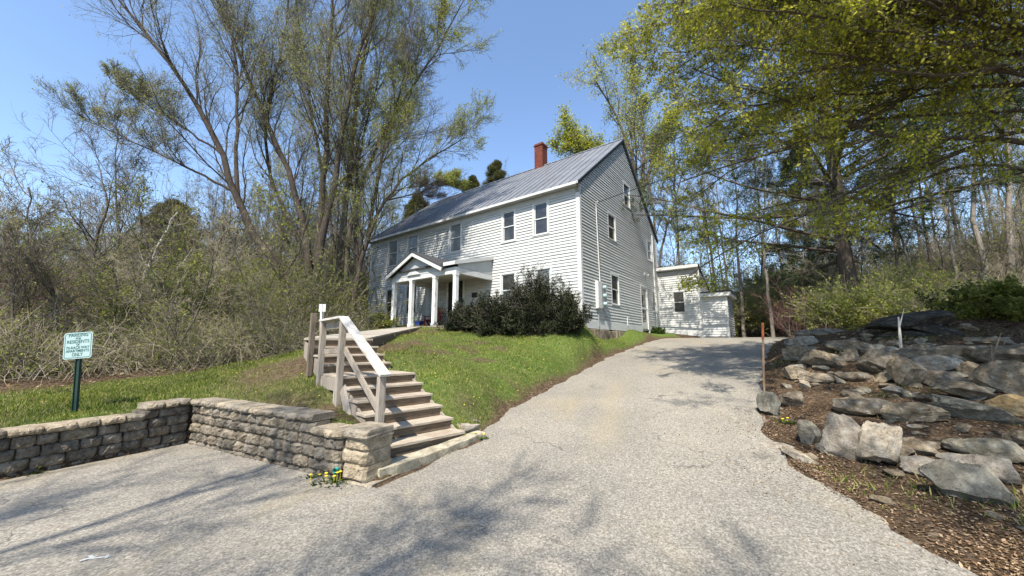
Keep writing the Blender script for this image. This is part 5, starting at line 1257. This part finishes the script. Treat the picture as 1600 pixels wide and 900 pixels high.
p = at(1560, 500, 9.0); bush('dark_bush', 'dark green leafy bush on top of the bank at the right edge', 'shrub', Gxy(12.6, 9.3), (1.3, 1.2, .7), 96, 44, leafm='leaf_shrub', leaf=.075, nl=5, wd=.36)
bush('dark_bush', 'second dark green bush behind the first at the right edge', 'shrub', Gxy(14.6, 11.5), (1.5, 1.3, 1.0), 97, 44, leafm='leaf_dark', leaf=.08, nl=3, wd=.36)
b0_ = G(1245, 14.5, 0)
bush('red_twig_shrub', 'bare reddish vase shaped shrub at the head of the drive', 'shrub', (b0_.x, b0_.y, b0_.z), (1.5, 1.2, 2.0), 98, 18, leafm='litter', leaf=.02, nl=1, twig='twig_red', bark='bark', rate=.1)

# ------------------------------------------------------------------ thickets (nobody could count the stems)
def thicket(name, spots, n, h, seed, twig, leafm, nl, leaf, label, arch=.5, r=.006, K=6, rate=1., wd=.28):
    rg = np.random.default_rng(seed); sp = np.array(spots); i = rg.integers(0, len(sp), n)
    x = sp[i, 0] + rg.normal(size=n) * sp[i, 2] * .5; y = sp[i, 1] + rg.normal(size=n) * sp[i, 3] * .5
    ok = (road_dist(x, y) > .9) & ~((x > -5.5) & (x < 5) & (y < 12)); x, y, i = x[ok], y[ok], i[ok]; n = len(x)
    z = np.concatenate([up_h(x[k:k + 20000], y[k:k + 20000]) for k in range(0, n, 20000)])
    hh = h * sp[i, 4] * rg.uniform(.35, 1.2, n)
    az = rg.uniform(0, 2 * np.pi, n); d = np.stack([np.cos(az) * .55, np.sin(az) * .55, np.ones(n)], -1); d /= np.linalg.norm(d, axis=1, keepdims=True)
    zs = z + rg.random(n) ** 2 * hh * .5 - .05
    P = grow(np.stack([x, y, zs], -1), d, hh * 1.5, K, rg, -arch * .35, .22)
    nb = NB(); nb.tubes(P, rads(np.full(n, r), K, .4), 3)
    p, dd, L, rr = spawn(P, rads(np.full(n, r), K), 3, .3, 1, .8, .35, rg); P2 = grow(p, dd, L, 4, rg, .0, .2); nb.tubes(P2, rads(np.full(len(P2), r * .6), 4, .5), 3)
    if nl: leaf_on(nb, P2, nl, rg, leaf, 1, .03, 0, 0, wd, rate)
    o = nb.build(name, [M[twig], M[leafm]]); o['kind'] = 'stuff'; o['label'] = label; return o
thicket('thicket', [(-8.0, 11.2, 1.6, 1.0, 1), (-9.4, 11.0, 2, 1.2, 1.05), (-7.6, 13.2, 1.4, 1.4, 1.1), (-11, 11.5, 2, 2, 1.0), (-8.3, 15.5, 1.6, 1.8, 1.2), (-12.5, 9.8, 2, 1.6, .8)], 8500, 1.0, 110, 'twig_tan', 'leaf_shrub', 5, .045, 'dense tangle of arching tan stems left of the stairs', .9, .005, rate=.6)
thicket('thicket', [(-10, 14.5, 3, 2.2, 1.1), (-9.6, 16.5, 1.2, 1.6, .9), (-13, 15, 3, 3, 1.2), (-12.5, 20, 3, 3, 1.2), (-11, 23, 1, 1, .9)], 10000, 1.75, 111, 'twig', 'leaf_shrub', 9, .07, 'leafy green undergrowth behind the tan stems', .3, .007)
thicket('thicket', [(-14, 9, 3, 1.4, .9), (-12, 8.9, 2, .8, .7), (-18, 12, 4, 3, 1), (-16, 9, 3, 2, .9), (-22, 15, 5, 5, 1.3)], 4200, 1.2, 112, 'twig_tan', 'leaf_shrub', 4, .06, 'brown twiggy scrub behind the parking sign', .3, .0065, rate=.6)
thicket('thicket', [(-16.5, 11.6, 2, 1.0, 1.1), (-20.5, 13.5, 3, 2, 1.1)], 3500, 1.5, 113, 'twig_red', 'litter', 1, .03, 'reddish bare scrub at the far left', .1, .007, rate=.2)
thicket('undergrowth', [(12.5, 25, 2, 2, 1), (15.5, 24.6, 2, 1.6, 1), (18, 21.5, 2.2, 1.5, 1.0), (19, 25.5, 3, 2, 1.2), (16.5, 19.5, .8, .8, .6), (14.2, 29, 4, 2, 1.3), (13.4, 14.6, 1.6, .7, .55), (11.2, 16.8, 1.2, .5, .5), (17.5, 16.8, 1.5, 1, .7)], 16000, 2.1, 114, 'twig_tan', 'leaf_bright', 7, .085, 'pale green undergrowth round the head of the drive', .3, .008)
thicket('undergrowth', [(17, 15.5, 2, 1.5, .8), (21, 18, 3, 2.5, 1.2), (18, 12.8, 3, 1.5, .9), (25, 20, 4, 4, 1.3), (22, 14, 4, 2, 1.1)], 8000, .9, 115, 'twig_tan', 'leaf_shrub', 2, .06, 'brown brush on the slope above the stone wall', .4, .007, rate=.5)
thicket('woodland', [(x, y, 5, 4, s_) for x, y, s_ in [(a, b, c_ * (.42 if a > 12 else .8)) for a, b, c_ in [(-34, 32, 1), (-24, 34, 1), (-15, 34, 1), (-5, 40, .9), (6, 42, .9), (16, 38, 1.1), (26, 34, 1.2), (36, 30, 1.2), (44, 24, 1.2), (-42, 24, 1), (-20, 24, .9), (-12, 26, .9), (24, 27, 1), (32, 22, 1), (-30, 22, .8), (-52, 30, 1), (10, 34, .8)]]], 16000, 7.0, 116, 'twig', 'leaf_shrub', 3, .16, 'grey brown mass of far woodland', .0, .016, rate=.5)

# ------------------------------------------------------------------ grass, litter, dandelions
def blades(name, n, box_, dens_fn, hgt, wdt, seed, matn, label, K=2, flat=False):
    rg = np.random.default_rng(seed); x = rg.uniform(box_[0], box_[1], n); y = rg.uniform(box_[2], box_[3], n)
    keep = np.concatenate([dens_fn(x[i:i + 20000], y[i:i + 20000]) for i in range(0, n, 20000)]) > rg.random(n); x, y = x[keep], y[keep]; n = len(x)
    z = np.concatenate([H(x[i:i + 20000], y[i:i + 20000]) for i in range(0, n, 20000)])
    c = np.stack([x, y, z + (.012 if flat else -.004)], -1); A = rg.normal(size=(n, 3)) * (.5 if not flat else 1); A[:, 2] = (1 if not flat else rg.normal(size=n) * .25)
    A /= np.linalg.norm(A, axis=1, keepdims=True); B = np.cross(A, rnd_unit(rg, n) if not flat else np.tile([0, 0, 1.], (n, 1)) + rg.normal(size=(n, 3)) * .3); B /= np.linalg.norm(B, axis=1, keepdims=True) + 1e-9
    s = rg.uniform(.45, 1.3, (n, 1)) * hgt
    if not flat: s = s * (.6 + .8 * softn(x, y, 1.7, 1)[:, None]); 
    nb = NB(); nb.leaves(c, A * s, B * wdt * rg.uniform(.6, 1.3, (n, 1)), 0); o = nb.build(name, [M[matn]]); o['kind'] = 'stuff'; o['label'] = label; return o
blades('grass', 420000, (-9, 7.5, 5, 18), lambda x, y: lawn(x, y) * np.clip(1.5 - y / 16, .35, 1), .062, .0042, 120, 'grass', 'bright green lawn grass with dandelions')
blades('grass', 130000, (-16, -5, 2, 13), lambda x, y: lawn(x, y) * .9, .07, .005, 121, 'grass', 'mown grass strip behind the shaded wall')
edge = lambda x, y: np.exp(-(((road_dist(x, y) - .12) / .22) ** 2)) * (y > 4.2) * ((x > -.9) | (x < -4.9)) * (.35 + .65 * softn(x, y, 3.3))
blades('leaf_litter', 160000, (-9, 10, 2, 20), edge, .030, .007, 122, 'litter', 'brown pine needles and leaves along the asphalt edge', flat=True)
bank = lambda x, y: (road_dist(x, y) > -.25) * (x > 2.4) * (y < 14) * (x > y * .42) * .9 * (.25 + .75 * softn(x, y, 2.6, 4))
blades('leaf_litter', 110000, (2.4, 15, 1.6, 14), bank, .036, .009, 123, 'litter', 'dry leaves and twigs over the rocky bank', flat=True)
spill = lambda x, y: np.exp(-((road_dist(x, y) / .85) ** 2)) * (x > 2.2) * (y < 6.5) * (softn(x, y, 2.9, 2) * 1.2 - .1)
blades('leaf_litter', 130000, (1.5, 6, 1.4, 7), spill, .026, .008, 126, 'litter', 'soil and leaf crumbs spilling from the bank onto the asphalt', flat=True)
blades('weeds', 30000, (3, 13, 3, 13), lambda x, y: (road_dist(x, y) > .15) * (x > 3) * np.clip(softn(x, y, 1.9, 1.1) * 2.4 - 1.35, 0, 1), .09, .005, 124, 'grass', 'sparse weeds among the rocks')
wf = lambda x, y: (road_dist(x, y) > 1.2) * ((x > 9) | (x < -9) | (y > 22))
blades('leaf_litter', 90000, (-26, 34, 7, 36), wf, .09, .03, 125, 'litter', 'fallen leaves on the forest floor', flat=True)
def dandelion(x, y, label, n=5, seed=0, s=1.):
    rg = random.Random(seed); z = Hs(x, y); rt = root('dandelion', (x, y, z), label, 'flower'); mb = MB()
    for i in range(30 + 14 * n):
        a = rg.uniform(0, 6.28); L = rg.uniform(.06, .13) * s; c = Vector((rg.gauss(0, .045 * n ** .5), rg.gauss(0, .03 * n ** .5), 0)); d = Vector((math.cos(a), math.sin(a), rg.uniform(.15, .9))).normalized(); q = d.cross(Vector((0, 0, 1))).normalized() * .013
        mb.add([c, c + d * L * .5 + q, c + d * L, c + d * L * .5 - q], [(0, 1, 2, 3)])
    mb.build('leaves', M['leaf_dark'], rt)
    for i in range(n):
        x_, y_, h_ = rg.gauss(0, .05 * n ** .5), rg.gauss(0, .03 * n ** .5), rg.uniform(.04, .12) * s; mb = MB(); mb.tube([(x_, y_, 0), (x_, y_, h_)], .003, 4); mb.tube([(x_, y_, h_), (x_, y_, h_ + .008), (x_, y_, h_ + .014)], [.012, .021, .012], 9); mb.build('flower_head', M['yellow'], rt)
    return rt
rgr = random.Random(12); mbr = MB(); k = 0
while k < 430:
    x_, y_ = rgr.uniform(3.2, 11), rgr.uniform(3.0, 10.5); k += 1
    if float(road_dist(np.array([x_]), np.array([y_]))[0]) < .12 or x_ < y_ * .4: continue
    sz = rgr.choice((.03, .04, .05, .07, .10, .15)); z_ = Hs(x_, y_); b_ = len(mbr.v); ico = bmesh.new(); bmesh.ops.create_icosphere(ico, subdivisions=2, radius=1); ax_ = [rgr.uniform(.6, 1.4), rgr.uniform(.5, 1.1), rgr.uniform(.3, .7)]
    pls = [(Vector((rgr.gauss(0, 1), rgr.gauss(0, 1), rgr.gauss(0, 1))).normalized(), rgr.uniform(.4, .8)) for _ in range(9)]; Rm = Matrix.Rotation(rgr.uniform(0, 6), 3, 'Z') @ Matrix.Rotation(rgr.gauss(0, .3), 3, 'X'); vs = []
    for v in ico.verts:
        p_ = v.co.copy()
        for n_, d__ in pls:
            q_ = p_.dot(n_)
            if q_ > d__: p_ -= n_ * (q_ - d__)
        p_ = Rm @ Vector([p_[i] * ax_[i] * sz for i in range(3)]); vs.append((x_ + p_.x, y_ + p_.y, z_ + sz * .15 + p_.z))
    mbr.add(vs, [tuple(v.index for v in f.verts) for f in ico.faces]); ico.free()
o = mbr.build('rubble', M['rock']); o['kind'] = 'stuff'; o['label'] = 'small loose stones strewn over the bank'
p = hit(525, 757); dandelion(p.x, p.y, 'clump of yellow dandelions on the asphalt at the wall foot by the pillar', 6, 1)
p = hit(488, 750); dandelion(p.x, p.y, 'small green weed left of the dandelion clump', 1, 2, .7)
p = hit(50, 743); dandelion(p.x, p.y, 'green weed growing at the foot of the shaded wall', 0 or 1, 3, .8)
p = hit(752, 687); dandelion(p.x, p.y, 'yellow green weed at the right tip of the kerb slab', 2, 4, .7)
p = hit(1230, 662); dandelion(p.x, p.y, 'pair of dandelions under the bank near the greenish rock', 2, 5, .8)
rg_ = random.Random(9); mbd = MB(); k = 0
while k < 110:
    px, py = rg_.uniform(330, 1000), rg_.uniform(527, 640); p = hit(px, py)
    if lawn(np.array([p.x]), np.array([p.y]))[0] < .25: k += .2; continue
    k += 1; s_ = rg_.uniform(.008, .015); z = p.z + .05
    mbd.tube([(p.x, p.y, z), (p.x, p.y, z + .006), (p.x, p.y, z + .012)], [s_ * .6, s_, s_ * .5], 7)
o = mbd.build('flowers', M['yellow']); o['kind'] = 'stuff'; o['label'] = 'dandelion heads dotted over the lawn'
# painted mark and twig on the lot
